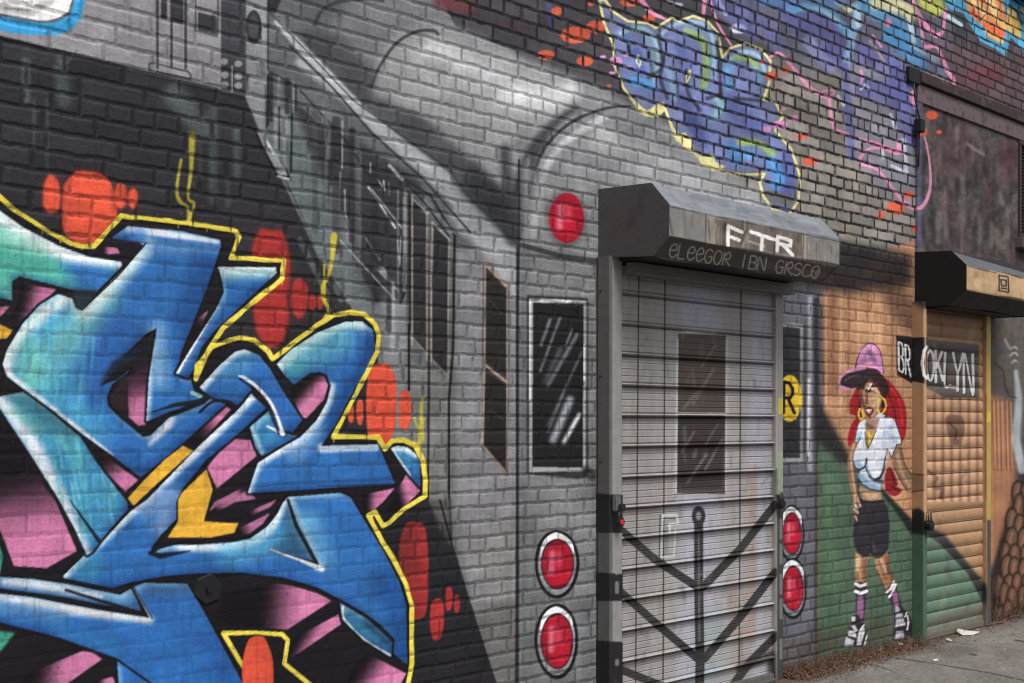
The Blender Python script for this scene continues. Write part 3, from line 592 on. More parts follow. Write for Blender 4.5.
M.line(px('548,0 552,32'), 3.5, '3a4a90', 3, .7); M.line(px('566,-5 566,12'), 3, '3a4a90', 3, .5)
M.line(px('470,8 440,2'), 14, '7a3c44', 10, .8); M.line(px('500,25 520,28'), 12, '4c3a40', 10, .6)
# orange letters top right
M.poly(px('925,40 1140,60 1140,190 1000,125 921,86'), '6a4e54', 14, .6, mort=.9)
M.ell(985, 75, 22, 10, '8c3e48', soft=10, alpha=.6)
r_or = R('orange_lettering', BX, 'orange and yellow lettering edged in sky blue at the top corner')
M.poly(u7('640,-40 700,40 760,60 800,130 830,180 900,215 945,248 965,160 1024,225 1150,290 1150,-60'), '4e9fc8', .7, reg=r_or, mort=.9)
M.poly(u7('760,-40 780,60 850,120 860,160 930,195 950,100 930,0 940,-40'), 'e0925a', 1, reg=r_or); M.poly(u7('950,40 980,30 1010,110 1010,170 950,130'), 'e8bd62', 1, reg=r_or)
for q, c_, w_ in [('790,0 860,60', 'f0cf80', 5), ('880,10 900,60', 'f2d890', 7), ('860,110 930,150', 'e8663c', 6), ('800,50 830,90', 'e2573a', 4), ('900,70 940,120', 'f0c070', 5), ('960,60 980,60', 'f2dca0', 5), ('870,150 930,185', 'f0c878', 3), ('1030,40 1060,150', 'e2a050', 8)]:
    M.line(u7(q), w_, c_, 2, .85)
M.line(u7('820,0 830,90 860,60 870,-10'), 1.4, '2a3a5a', .6, .8); M.line(u7('960,20 1000,60 1015,110'), 2, '22304a', .8, .8); M.line(u7('690,70 750,110'), 4, 'bfe0ee', 1.6, .8)
M.line(px('915,78 950,92 1030,140'), 3, '2a2628', 1.5, .8)

for tr, q, w_ in [(u7, '590,205 640,205 665,250 690,310 715,350 710,400 640,410 590,440 540,405 535,440 552,480', [3.6, 3, 3, 4.4, 4, 3.6, 3, 4.6, 5, 3.4, 2]), (u7, '528,-20 545,20 580,90 620,140 650,155 672,120 680,40', [2.6, 3, 4, 5, 5, 3, 2.4])]:
    M.line(tr(q), w_, P_, .7, smooth=True, reg=r_pk)
# --- rendered panel below the ledge and wall right of shutter 2 ---------------
M.poly(px('916,80 1140,150 1140,800 916,800'), '45403f', .6, mort=0, rel=0, reg=r_con)
M.setclip(px('916,80 1140,150 1140,800 916,800'))
sx0, sy0 = int((916-M.x0)*2), int((80-M.y0)*2)
sub = M.rgb[sy0:, sx0:]; hh, ww = sub.shape[:2]
n1 = vnoise(hh, ww, 26, 1, .45); n2 = vnoise(hh, ww, 60, 2, .4); n3 = vnoise(hh, ww, 9, 3, .6); n4 = vnoise(hh, ww, 4, 5)
clipm = M.clip[sy0:, sx0:, None]
sub *= 1+clipm*((.38+.66*n1+.4*n3+.38*n4)[..., None]-1)*.95
red = np.clip((n2-.45)*2.4, 0, 1)[..., None]*clipm; sub += red*(HS_('643a42')-sub)*.3
M.ell(960, 150, 22, 26, '5c3038', soft=16, alpha=.35); M.ell(1005, 160, 10, 26, '6a3540', soft=12, alpha=.35)
for _ in range(46):
    x_, y_ = rng.uniform(922, 1014), rng.uniform(110, 240); M.line([(x_, y_), (x_+rng.normal(0, 2), y_+rng.uniform(8, 34))], rng.uniform(2, 6), ['857c7c', '1d1b1e', '6f6464', '9a9290', '2a2628'][rng.integers(5)], 4, rng.uniform(.2, .45))
M.line(rj('310,115 340,140 390,170'), 3, '9a8c92', 3, .6); M.line(rj('280,380 290,490'), 5, '84787a', 5, .5); M.line(rj('200,330 205,550'), 4, '8a6a78', 4, .5); M.line(rj('450,540 470,620'), 7, '7d746a', 6, .6)
M.poly(px('916,85 923,85 922,255 915,255'), '6b6f9a', 2, .5)
M.line(rj('95,60 120,170 130,300 115,380 85,425 50,430'), [1.2, 1.8, 2.6, 3.4, 4, 3.4], P_, .7, smooth=True)
for (x, y, a, b) in [(932, 115, 6, 4.6), (922.6, 132, 4.6, 4), (943, 109, 4, 3), (939, 132, 2.8, 2.2)]: M.ell(x, y, a, b, 'cf5a3a', soft=1)
# right of shutter 2
M.poly(px('985,300 1140,300 1140,420 1010,430 985,400'), '6a635c', 8, .6)
M.poly(px('985,395 1006,400 1016,470 1012,520 1000,560 985,570'), 'b07a58', 7, .95)
for x in (992, 996, 1000, 1005, 1009): M.line([(x, 400), (x+2, 470)], 1.6, '7a4a38', 1.6, .7); M.line([(x+2, 402), (x+3, 468)], 1.4, 'd8a47c', 1.4, .6)
M.poly(px('1030,440 1000,540 990,590 990,620 1016,610 1040,560'), '2e2724', 7, .8)
M.line(px('1016,372 1019,398 1016,440 1022,470'), [4, 7, 9, 8], 'b9c4c8', 4, .8)
for q in ('606,226 622,212 640,216 645,226', '603,262 620,246 640,248 647,262', '612,304 628,288 644,294'): M.line(r6(q), [1, 2.4, 1], 'b4babc', 1.6, .75, smooth=True)
M.line(r6('575,170 600,215'), 3, '9a9c9a', 2, .7)
M.line(r6('515,300 565,345 575,440 600,490 640,500'), .8, '1b1816', .6, .9)
M.line(px('1012,270 1020,292'), [1, 3], 'c6ccd2', 1, .9)
r_rk = R('painted_rocks', BX, 'brown scalloped rocks painted low beside the second shutter')
M.poly(px('1040,470 1018,485 1004,530 991,575 993,618 1060,618 1060,470'), '33241f', 3, .9)
rk = [(x_+(4.6 if j % 2 else 0)+rng.normal(0, 1), 494+j*15+rng.normal(0, 2)) for j in range(9) for x_ in np.arange(1018-3.2*j if j < 6 else 999, 1060, 9.4)]
for (x, y) in rk:
    a, b = 6.2+rng.uniform(-1, 1), 12.5+rng.uniform(-2, 3)
    M.ell(x, y, a+.4, b+.4, '241813', soft=.8, alpha=.85); M.ell(x+.3, y-.4, a*.8, b*.84, '7a5745', soft=1.6, alpha=.95, reg=r_rk); M.line([(x-a*.3, y+b*.3), (x+a*.1, y-b*.5)], 1.2, 'a27c62', 1.6, .7); M.line([(x+a*.4, y+b*.4), (x+a*.5, y-b*.3)], 1, '4a3228', 1.2, .6)
M.line(px('1003,540 996,575 994,612'), 5, '2a201c', 4, .7)
M.setclip()

# --- big lettering on the left -----------------------------------------------
rs = lambda lb: R('painted_blob', BX, lb)
rd, og = 'a82f2c', 'df5238'
for (x, y, a, b, c_, lb, p, sf) in [(89, 208, 27, 37, og, 'large orange blob above the lettering', 2.8, 1.8), (51.5, 195, 8.5, 20, og, 'narrow orange blob left of the large one', 2.4, 2), (121, 196, 6, 13, og, None, 2.4, 1.6), (133, 198.5, 4.6, 10.5, og, None, 2.2, 1.6),
        (271, 286, 18.5, 60, rd, 'tall red blob behind the yellow outline', 3, 2.6), (299.6, 298, 8.5, 19, rd, None, 2.4, 1.6), (312.5, 302.5, 3.6, 8.5, rd, None, 2.2, 1), (320, 302, 3, 7.5, rd, None, 2.2, 1),
        (381, 404, 15.5, 40, og, 'orange blob with brick showing right of the letters', 3, 1), (405, 410, 6.2, 20.5, og, None, 2.4, 1), (360, 412, 3.6, 13.5, og, None, 2.3, .8), (351, 414, 3, 9, og, None, 2.3, .8),
        (414, 570, 15, 48, rd, 'tall dark red blob low beside the yellow outline', 3, .9), (437, 619, 7.2, 21, rd, None, 2.5, .8), (449, 598.5, 3.6, 12.5, rd, None, 2.5, .8), (457, 604, 3, 9, rd, None, 2.5, .8)]:
    if sf > 1.2: M.ell(x, y, a+3, b+3, '5a2422', p=p, soft=5, alpha=.5)
    M.ell(x, y, a, b, c_, p=p, soft=sf, reg=rs(lb), mort=.45)
# yellow flames
Y_ = 'c9bd3a'
for q, w_ in [('192,138 191,170 188,197 194,204 190,219', [6, 4, 2.6, 3, 3]), ('181,160 177,187 179,200 188,208 189,220', [3, 3, 4, 3, 5])]: M.line(px(q), w_, Y_, 2.6, .8, smooth=True)
M.line(px('192,136 191,150'), 8, 'a9a23a', 8, .6)
for q, w_ in [('334,236 332,260 328,277 323,286 324,300 329,309 325,320', [7, 4, 3, 4, 4, 4, 6]), ('324,262 325,300', 2)]: M.line(px(q), w_, 'd6c536', 2.2, .85, smooth=True)
for q, w_ in [('422.6,397 420,427 419,450', [3, 3, 5]), ('414,418 419,430 424,420', 2), ('421,405 423,440', 3)]: M.line(px(q), w_, 'c3b83a', 2, .8)
yo = px('-130,95 0,197 16,211 42,227.5 70,243 82,246.5 94,246 121,216 150,219 187.5,223 235.5,231 239,237 231,258 284,260 282,279 247,307 223,328 209,349 196,379 197,366 212,347 230,340 240,337.6 254,340 268,351 272.6,359 285,350 317,325 334,315 350,312.5 364,314 374.6,323.6 379,335 377,352 357,392 333.6,436.7 378,437 385,449 392,441 404,440 416,446 423,461 425.5,480 425,496 404,509 389,523 383,526 375,512 369,515.5 378,533 394.5,561 406,584 412,605.5 412,662 408,684 400,720')
r_g = R('graffiti_lettering', BX, 'large blue wildstyle lettering with yellow outline')
sil = yo+px('400,900 -130,900')
M.poly(sil, '17151a', .8, reg=r_g, mort=.6, rel=.42)
M.poly(px('-130,560 200,560 330,640 330,900 -130,900'), '17151a', 20, .9, rel=.2); M.poly(px('150,470 420,480 420,700 150,700'), '17151a', 20, .3, rel=.15)
BL, DB, WH, TL, CY_ = '2b6cb2', '184888', 'f0f5fa', '4fb5a0', '4fb0d6'
def letter(name, pts, c_=BL, lb=None, sm=False, sprays=(), mort=.4, **k):
    r = R(name, r_g, lb)
    if sm: pts = smoothpts(pts)
    M.line(list(pts)+[pts[0]], 5.2, '0e0c10', 2.2, .92)
    M.poly(pts, c_, .6, reg=r, mort=mort, **k)
    M.setclip(pts, .5)
    if name == 'blue_letter':                                    # can shading: pale along the upper left edges, deep blue along the lower right
        full = s_clip = M.clip; b0, b1, b2, b3 = M.bb(M.cv(pts), 4); cl = full[b1:b3, b0:b2]
        for sh, r_, cc_, al_ in ((-8, 9, 'bfe4f2', .7), (9, 14, '133a7a', .85)):
            q = np.pad(cl, 60); q = bblur(bblur(q, r_), r_); q = np.roll(q, (-sh, -int(sh*.8)), (0, 1))[60:-60, 60:-60]
            M.put(np.clip(1-q*1.25, 0, 1).astype(np.float32), (b0, b1, b2, b3), cc_, al_)
    for (p, w_, cc, sf, al) in sprays:
        k_ = 1.22 if sf > 2 else 1.05
        M.line(p, [q_*k_ for q_ in w_] if isinstance(w_, list) else w_*k_, cc, sf*(1.6 if sf > 2 else 1.2), al, smooth=len(p) > 2)
    M.setclip()
# pinks first
PK, DK = 'cf7aa6', '0f0a10'
def pink(pts, g, lb=None, c0=PK, c1=DK, **k):
    (ga, gb), (gc, gd) = g; g = [(ga+.1*(gc-ga), gb+.1*(gd-gb)), (gc-.12*(gc-ga), gd-.12*(gd-gb))]
    M.poly(pts, c0, .6, reg=R('pink_shading', r_g, lb), grad=(g, c1), mort=.42, **k)
pink(g1('90,400 240,425 160,500 80,562 38,550 80,480 78,440'), px('45,300 18,292'))
pink(g1('0,500 45,495 0,540'), px('5,305 14,306'))
pink(g1('430,240 500,248 512,270 460,275 425,262'), px('112,250 100,250'))
pink(g1('890,512 830,560 815,640 850,600'), px('208,308 196,330'), c0='a86f8e')
pink(g3('545,118 640,60 620,320 590,322 548,285'), px('140,420 133,370'), c1='3a2030')
M.poly(g3('640,60 545,118 548,285 470,240 462,200 510,130 600,55'), '2c1c26', 4, .8)
pink(g3('375,400 590,555 535,605 450,520'), px('130,485 98,450'))
pink(g3('960,238 985,255 838,412 785,388 880,310'), px('225,412 190,440'))
pink(px('-130,560 -130,430 10,420 33,470 56,502 77,551 47,568 14,566 0,530 -130,500'), px('40,545 20,455'), 'large pink area left under the teal stroke')
pink(g4('130,378 215,385 242,452 72,592 30,500'), px('238,455 222,400'))
pink(g4('40,690 60,650 200,578 190,610'), px('235,500 250,490'), c0='b06c92')
pink(g6('30,70 60,30 140,-5 200,-40 240,-5 150,10'), px('225,500 215,516'), c0='b06c92')
pink(g6('180,72 240,35 330,-5 300,30 200,75'), px('262,505 245,516'), c0='b06c92')
pink(g6('150,150 170,118 300,55 270,100 210,145'), px('255,525 235,535'), c0='b06c92')
pink(g4('455,290 435,290 380,165 480,112 530,110 548,150 530,210'), px('315,400 298,385'), 'pink counter inside the rounded letter')
pink(g4('690,618 830,590 780,650 740,685 690,683'), px('380,500 362,500'))
pink(g4('880,530 940,600 860,683 790,700 840,600'), px('412,495 395,500'))
pink(g8('330,258 400,270 500,300 562,332 372,455 180,440 60,430 100,300'), px('310,605 250,600'), 'pink shade under the large blue stroke')
pink(g8('590,390 602,432 388,578 383,500'), px('325,630 305,618'))
pink(g8('720,560 880,642 850,700 620,700 660,600'), px('390,675 360,655'))
pink(g7('150,700 250,600 700,410 790,420 870,480 700,600 560,700'), px('75,665 30,655'))
pink(g7('750,760 850,660 960,630 990,700 960,760'), px('108,680 95,680'))
# teal swoosh
letter('blue_letter', px('-130,110 0,211 23,227.5 58.6,246 89,257 121,262 122,266 96,292 70,289 42,282 19,277 12,281 12,300 -4,297 -130,270'), '51b5a2', 'teal and white stroke running off the left edge', sprays=[
    (px('84,262 100,285'), 34, BL, 16, .95), (px('0,214 58,248 95,258 122,264'), [16, 16, 12, 6], WH, 7, .95), (px('0,235 40,248'), 12, 'a9dccf', 10, .7), (px('5,285 13,300'), 8, '63bfa9', 5, .6)])
M.line(px('19,277 70,290 96,292'), 1.6, '141318', .8)
# main left letter
S2 = px('112,238 128,226 150,228.5 180,231 220,240 221,246 206,290 190,330 181,352 176,373 184,380 190,378 194,391 204,396 209,393 201,401 169,412 147.5,421 146.5,421 149,378 153.5,350 157,328 147,333 129,350 112,372 100,386 117,380 131,369 128,372 112,384 106.6,397 108,406 120,418 131,427 143,437 150,436 169,418 204,404 211,398 228,402 206,422 183,443 160,462 140.6,477 112.5,455.5 80,432 54,411 28,392 7,376 3,364 7,350 23,323.6 40,305 58,294 72,299 76,308 80,310 90,303 118,275 145,246 139,242 125,240')
letter('blue_letter', S2, BL, 'large blue letter with white and cyan left lobe', sprays=[
    (px('40,330 25,362 60,400 95,430'), [60, 50, 40, 20], CY_, 26, .75), (px('100,300 60,350 30,370'), 30, '7cc4bd', 22, .7), (px('70,296 40,315 12,345 5,364'), [10, 12, 12, 12], 'e3eee9', 9, .95),
    (px('145,246 118,276 84,309'), [14, 16, 18], 'd5e8e4', 10, .9), (px('5,364 10,377 30,392 80,431 112,455'), [6, 7, 6, 5, 2], 'e6ecf2', 3, .95), (px('150,350 145,420'), [5, 5], 'dfe8f2', 6, .95), (px('157,330 160,380'), 14, '8fb6d8', 12, .7),
    (px('128,230 160,233 218,242'), [5, 6, 3], 'e9ecf4', 2.6, .95), (px('132,243 170,248 215,250'), 10, '6c9fd4', 8, .6), (px('205,262 184,320'), 18, DB, 16, .7), (px('120,325 100,360 95,395'), 22, '2861ac', 16, .7), (px('150,444 168,425 172,418'), [2, 7, 4], 'e4dde4', 5, .9),
    (px('115,240 140,236'), 12, '2d66b0', 8, .7), (px('50,330 48,390'), 3, '6ccfd4', 5, .6), (px('66,340 64,400'), 3, '5abfd4', 5, .6), (px('84,345 82,410'), 3, '56b0d2', 5, .5), (px('192,393 204,398'), 3.4, 'a9e0e0', 1.5, .95), (px('130,450 140,470'), 14, DB, 12, .4), (px('30,345 34,380'), 12, '6cc6b0', 12, .7)])
M.setclip(S2)
for i in range(34):
    x_ = rng.uniform(22, 118); y_ = rng.uniform(300, 410); M.line([(x_, y_), (x_-3, y_+rng.uniform(18, 60))], rng.uniform(1.5, 4), ['7fd8d8', '2f78b4', '5cc0cc', '3a8cc0'][rng.integers(4)], 3.5, rng.uniform(.15, .4))
M.setclip()
M.poly(px('131,350 112,362 102,380 100,388 108,378 128,362 150,345'), '1a2238', 3.2, .9)           # dark leaf
M.poly(g1('315,420 420,430 360,510 335,515 318,495'), '2b3a44', 4, .8)
M.line(px('76,306 82,310 118,276 146,243'), 1.4, '18171c', .7); M.line(px('152,412 175,405 200,402 208,395'), [1, 4, 6, 5], '17161a', 1.4, .9)
M.line(px('128,241 150,243'), 1, '20304a', .8, .5)
# second spike
letter('blue_letter', px('219,268 240,267.5 275,268.5 277,273 262,286 247,300 214,331 201,348 194,368 188,378 176,373 190,350 216,310 224,292 222,280'), BL, 'blue spike between the yellow outlines', sprays=[
    (px('222,270 275,271'), [14, 10], 'bfe2dc', 9, .9), (px('217,306 190,350 177,374'), [3, 4, 3], 'f0f2f6', 1.6, 1), (px('240,300 215,325'), 14, '2560aa', 12, .5)])
M.line(px('219,268 275,268.5'), 2.4, 'eef2f4', 1.2, .9)
# right inner loop letter
letter('blue_letter', px('200,387 219,366 235,352 244.5,349.5 258.6,355 270,369 282,390 302,420 289,437 284,434 272,405 262,390 250,384 252,394 236,406 225,401 212,397 205,392'), BL, 'blue loop crossing the middle', sprays=[
    (px('200,388 219,367 236,353 248,351'), [7, 7, 6, 4], 'e6edf4', 4, .95), (px('225,372 245,362'), 12, '5ea6cc', 10, .6), (px('262,380 285,415'), 14, '2560ae', 12, .6)])
letter('blue_letter', px('250,427 270,410 283,433 300,437 262,456 256,448'), '3480b4', None, sprays=[(px('252,428 262,452'), 4, '9fd0e0', 3, .8), (px('275,420 285,434'), 6, '1d3a5c', 5, .7)])
M.line(px('267,426 283,434'), [1.6, 4], 'eef1f5', 1, .95)
M.line(px('239,376 245,378 258,388 272,405 283,433'), [1.4, 3, 3, 3, 3.4], 'edf1f6', 1, 1, smooth=True); M.line(px('240,379 256,391 268,408 279,434'), 2, '151419', 1.2, .9, smooth=True)
M.line(px('200,412 212,402 226,401 236,406'), 3, '151419', 1, .9, smooth=True)
# long diagonal bar and lower body
S5 = px('240,408 251,394 266,408 240,432 206,460 183,488 176,502 176,519 160,536 152,547 150,556 158,550 175,545 200,545 230,543 250,539 268,526 278,513 283,503 288,497 340,493 350,497 369,528 385,554 399,582 406,605 407,664 402,660 392,652 391,641 380,624 364,613 340,599 317,587 282,577 240,572.5 200,573 164,576 131,582 112.5,588 65,578 63,576 85,555 108,535 131,511 147,500 197,448')
letter('blue_letter', S5, BL, 'long blue diagonal bar sweeping into the lower body', sprays=[
    (px('251,396 197,449 133,508 63,577'), [8, 9, 9, 5], 'e9eef6', 5, .95), (px('150,505 172,500 165,525'), 20, '9fb6dc', 14, .65), (px('160,546 200,547 245,543 270,529 284,503'), [3, 7, 9, 8, 5], 'e6f0f6', 5, .95),
    (px('230,553 268,545 300,530'), 20, '5aaed0', 16, .65), (px('288,500 300,530 320,566'), [6, 10, 6], 'd9ecf0', 7, .9), (px('310,520 325,560'), 16, '6aaed6', 14, .6), (px('385,580 398,610 400,650'), 20, DB, 14, .7), (px('150,560 200,566'), 12, '2c68b0', 10, .6),
    (px('90,560 85,572'), 20, '3f9cc0', 12, .6), (px('345,510 370,560'), 16, '2a66ae', 12, .5), (px('260,565 300,572 340,592'), 10, '2c66b0', 8, .6), (px('170,560 175,505'), 8, '2a62a8', 8, .5)])
M.poly(px('284,506 291,503 317,565 268,549 285,538'), '2b587c', 6, .8); M.line(px('288,500 296,525 317,564 270,550'), [3, 4, 4, 1.5], '121218', 1.6, .95)
M.line(px('270,549.5 300,560 322,569'), [1, 2.6, 5], 'eef4f4', 2, .95); M.line(px('150,553 160,556 190,551'), [4, 6, 1], '15141a', 1.8, .95)
letter('blue_letter', px('340,603 352,610 364,617 380,628 392,640 391,657 364,640 343,620'), '35749c', None, sprays=[(px('343,607 344,619 364,640 391,656'), 2.6, 'dfe8ee', 1.2, .95), (px('365,622 388,642'), 5, '1d3e5c', 5, .7)])
M.line(px('340,600 365,615 380,628 393,642'), [2, 3, 4, 1], '121218', 1.2, .95)
# rounded letter "2"
S6 = px('277,364 291,350 317,333 345,322 362,321.5 373,330.6 374.6,348 369,365 350,397 335,425 321,446 378,444.5 386,463 395,484 340.6,487 300,490 248,493 258,463 280,449 301,437 317,420 327,402 331,386 327,375 320,372 310,373 300,380 294,384 284,374')
letter('blue_letter', S6, BL, 'rounded blue letter ending in a flat foot', sprays=[
    (px('280,365 317,334 350,323 370,330'), [10, 14, 10, 6], 'd5e8e6', 8, .9), (px('300,360 340,340'), 22, '6cb8bc', 18, .6), (px('369,335 366,362 345,400 325,438'), [10, 14, 14, 10], DB, 12, .8), (px('332,386 328,402 316,421 300,438 260,463 249,492'), [4, 5, 7, 9, 5, 4], 'e6edf6', 5, .95),
    (px('312,430 296,450'), 16, '9fc0e0', 14, .6), (px('322,448 376,447'), [7, 5], 'dfe9f6', 4, .9), (px('340,470 385,472'), 16, '2866ae', 14, .5), (px('290,375 300,366'), 8, '3a9a9c', 8, .6)])
M.line(px('318,486 395,484'), 1, '10141c', .8, .6)
letter('blue_letter', px('391,448 397,446 407,447 416,454 420,464 420,487 411,477 401,464'), '3a86b8', 'small blue curl at the right end', sprays=[(px('392,448 404,448 416,456'), [4, 6, 3], 'e0edf0', 3, .9), (px('392,449 410,475'), 2, 'dce8ee', 1.4, .8)])
# lower left strokes
S9 = px('-130,300 0,397 23,392 50,412 80,437 98,465 127,502 128,509 112,527 101,540 92,552 87,555 74,527 59,500 28,451 0,409 -130,350')
letter('blue_letter', S9, '3f96bc', 'teal and blue stroke with doubled white edge', sprays=[(px('0,395 30,400 70,432'), 22, '3a6a74', 16, .7), (px('0,400 30,440 60,498 88,553'), [9, 12, 12, 4], 'e3e8f0', 8, .95), (px('60,440 80,470 95,500'), 5, '63c4c8', 8, .6), (px('75,440 105,500'), 5, '58b4cc', 8, .6), (px('90,470 100,530'), 12, '3c88c0', 12, .6), (px('15,412 40,430'), 8, '6cb8b0', 8, .6)])
M.setclip(S9)
for i in range(30):
    x_ = rng.uniform(45, 115); y_ = rng.uniform(430, 500); M.line([(x_, y_), (x_+6, y_+rng.uniform(20, 50))], rng.uniform(1.5, 4), ['7fdcd8', '2f78b4', '5cc0cc', 'c9e6ea'][rng.integers(4)], 3, rng.uniform(.15, .45))
M.setclip()
M.line(px('70,500 84,520 99,541'), [1, 2.6, 4], '16151b', 1.2, .9); M.line(px('0,410 28,452 59,501 85,556'), 1.6, '1b1a22', 1, .8)
letter('blue_letter', px('-130,570 0,577 30,579 66,584 100,591 120,595 133,588 141,611 120,608 66,597 0,588 -130,585'), '5f98c4', None, sprays=[(px('5,582 40,585 100,597'), [5, 7, 4], 'dfe4ea', 5, .9)])
letter('blue_letter', px('-130,590 0,594 30,597 70,605 110,612 150,618 133,587 145,583 187,584 204,612 230,660 262,720 262,830 130,830 117,659 58.6,638 0,623 -130,610'), '2a6ab4', 'broad blue stroke sweeping to the bottom edge', sprays=[
    (px('0,597 70,609 150,620'), [7, 9, 5], 'e8e6e4', 6, .95), (px('0,606 60,616'), 12, '6a9cc8', 10, .6), (px('134,590 150,617'), 2.6, 'ddd8e0', 1.4, .95), (px('150,590 185,590'), 10, '3a5a80', 10, .8), (px('60,630 110,648'), 14, '2e7cc0', 12, .6), (px('205,640 235,690'), 14, '1f4f98', 12, .5)])
M.line(px('-20,622 0,623.5 58.6,638.5 117,659.5 160,690'), 2.4, '141318', .8); M.line(px('66,590 140,613'), [3, 4], '121116', 1.6, .9); M.line(px('133,586 152,618'), 2, '121116', 1, .6)
M.poly(px('-130,540 -2,540 3,556 0,575 -130,578'), '2f8f7c', 1.2); M.poly(px('-130,628 0,631 15,633 8,642 0,652 -130,670'), '3f9c86', 2)
# yellow
ry = lambda lb: R('yellow_accent', r_g, lb)
YF = 'ecb436'
M.poly(g3('545,632 620,550 700,470 780,408 825,430 760,490 660,580 570,665'), YF, .6, reg=ry('narrow yellow bar between blue strokes'), mort=.15)
M.poly(g3('880,510 908,595 890,660 870,730')+g5('865,90 960,97 1018,98 1000,140 900,160 715,160 760,90')+g3('760,640 775,610'), YF, .6, reg=ry('yellow boot-shaped accent in the centre'), mort=.15)
M.poly(g1('-40,560 0,575 55,598 30,632 -40,640'), YF, .6)
# outlines
ro_ = R('yellow_outline', r_g, 'bright yellow line around the lettering')
yo2 = []
for a_, b_ in zip(yo, yo[1:]):
    n_ = max(1, int(math.dist(a_, b_)/9)); yo2 += [(a_[0]+(b_[0]-a_[0])*i/n_+(rng.normal(0, .35) if i else 0), a_[1]+(b_[1]-a_[1])*i/n_+(rng.normal(0, .35) if i else 0)) for i in range(n_)]
yo2.append(yo[-1]); M.line(yo2, [4.7+rng.normal(0, .45) for _ in yo2], 'ecd84a', .8, reg=ro_)
for _ in range(26):                      # runs and blobs in the yellow line
    q_ = yo2[rng.integers(len(yo2))]; M.line([q_, (q_[0]+rng.normal(0, .4), q_[1]+rng.uniform(2, 6))], 1.2, 'd8c040', .8, .8)
M.line(g8('470,690 360,600 375,500 350,475 230,468 100,470 170,590 240,690 290,780'), [4.4, 4.4, 4.4, 4.4, 4, 5, 4.4, 4.4, 4.4], 'ecd84a', .7, reg=ro_)
M.line(g8('145,490 240,475 340,490'), 1.4, '2a2210', .8, .5)
M.ell(258, 672, 15.5, 36, 'df5238', p=2.4, reg=rs('orange blob inside the small yellow frame at the bottom'), mort=.2)
# thin drips and tiny runs of overspray
for _ in range(60):
    x, y = rng.uniform(0, 420), rng.uniform(230, 683); M.ell(x, y, rng.uniform(.3, .8), rng.uniform(.3, 1.2), '1a1820', soft=.6, alpha=.6)
for (x0_, y0_, c_, n_) in [(188, 200, 'c9bd3a', 60), (330, 290, 'd6c536', 60), (272, 226, 'a82f2c', 70), (120, 200, 'df5238', 40), (420, 425, 'c3b83a', 40), (640, 80, '6070b0', 90), (790, 60, '7088c0', 90)]:
    for _ in range(n_): M.ell(x0_+rng.normal(0, 14), y0_+rng.normal(0, 18), rng.uniform(.3, .7), rng.uniform(.3, .7), c_, soft=.5, alpha=.5)
for _ in range(420):                     # chips where the paint has come off
    x_, y_ = rng.uniform(0, 900), rng.uniform(0, 683); M.ell(x_, y_, rng.uniform(.4, 1.2), rng.uniform(.3, .9), ['201e20', '5a4a44', '8a8682'][rng.integers(3)], soft=.4, alpha=.6)
# soot, streaks and wear over the whole wall
hN, wN = M.h, M.w
gr = (.92+.16*vnoise(hN, wN, 30, 11, 1.4))*(.96+.08*vnoise(hN, wN, 7, 12)); M.rgb *= gr[..., None]
streak = vnoise(hN, wN, 90, 14, .05); M.rgb *= (1-.12*np.clip(streak-.6, 0, 1)*2.)[..., None]

M.rel = bblur(bblur(M.rel, 9), 9)

# ================================================================== MATERIALS
class NT:
    def __init__(s, name):
        s.m = bpy.data.materials.new(name); s.m.use_nodes = True; s.t = s.m.node_tree; s.t.nodes.clear()
        s.out = s.n('ShaderNodeOutputMaterial'); s.p = s.n('ShaderNodeBsdfPrincipled'); s.l(s.p.outputs[0], s.out.inputs[0])
    def n(s, t, **k):
        q = s.t.nodes.new(t)
        for a, b in k.items(): setattr(q, a, b)
        return q
    def l(s, a, b): s.t.links.new(a, b)
    def set(s, i, v):
        if hasattr(v, 'node'): s.l(v, i)
        else: i.default_value = v
    def math(s, op, a, b=0., c=0.):
        q = s.n('ShaderNodeMath', operation=op); s.set(q.inputs[0], a); s.set(q.inputs[1], b); s.set(q.inputs[2], c); return q.outputs[0]
    def mix(s, f, a, b, mode='MIX'):
        q = s.n('ShaderNodeMix', data_type='RGBA', blend_type=mode); s.set(q.inputs[0], f); s.set(q.inputs[6], a); s.set(q.inputs[7], b); return q.outputs[2]
    def noise(s, v, sc, det=3, r=.55, dim='3D'):
        q = s.n('ShaderNodeTexNoise', noise_dimensions=dim); s.l(v, q.inputs['Vector']); q.inputs['Scale'].default_value = sc; q.inputs['Detail'].default_value = det; q.inputs['Roughness'].default_value = r; return q
    def pos(s): return s.n('ShaderNodeNewGeometry').outputs['Position']
    def ss(s, v, a, b, lo=0, hi=1):
        q = s.n('ShaderNodeMapRange', interpolation_type='SMOOTHSTEP'); s.set(q.inputs[0], v); s.set(q.inputs[1], a); s.set(q.inputs[2], b); s.set(q.inputs[3], lo); s.set(q.inputs[4], hi); return q.outputs[0]
    def bump(s, h, d, st=1., nrm=None):
        q = s.n('ShaderNodeBump'); s.set(q.inputs['Height'], h); q.inputs['Distance'].default_value = d; s.set(q.inputs['Strength'], st)
        if nrm: s.l(nrm, q.inputs['Normal'])
        return q.outputs[0]
    def grey(s, v):
        q = s.n('ShaderNodeCombineColor'); [s.set(q.inputs[i], v) for i in range(3)]; return q.outputs[0]

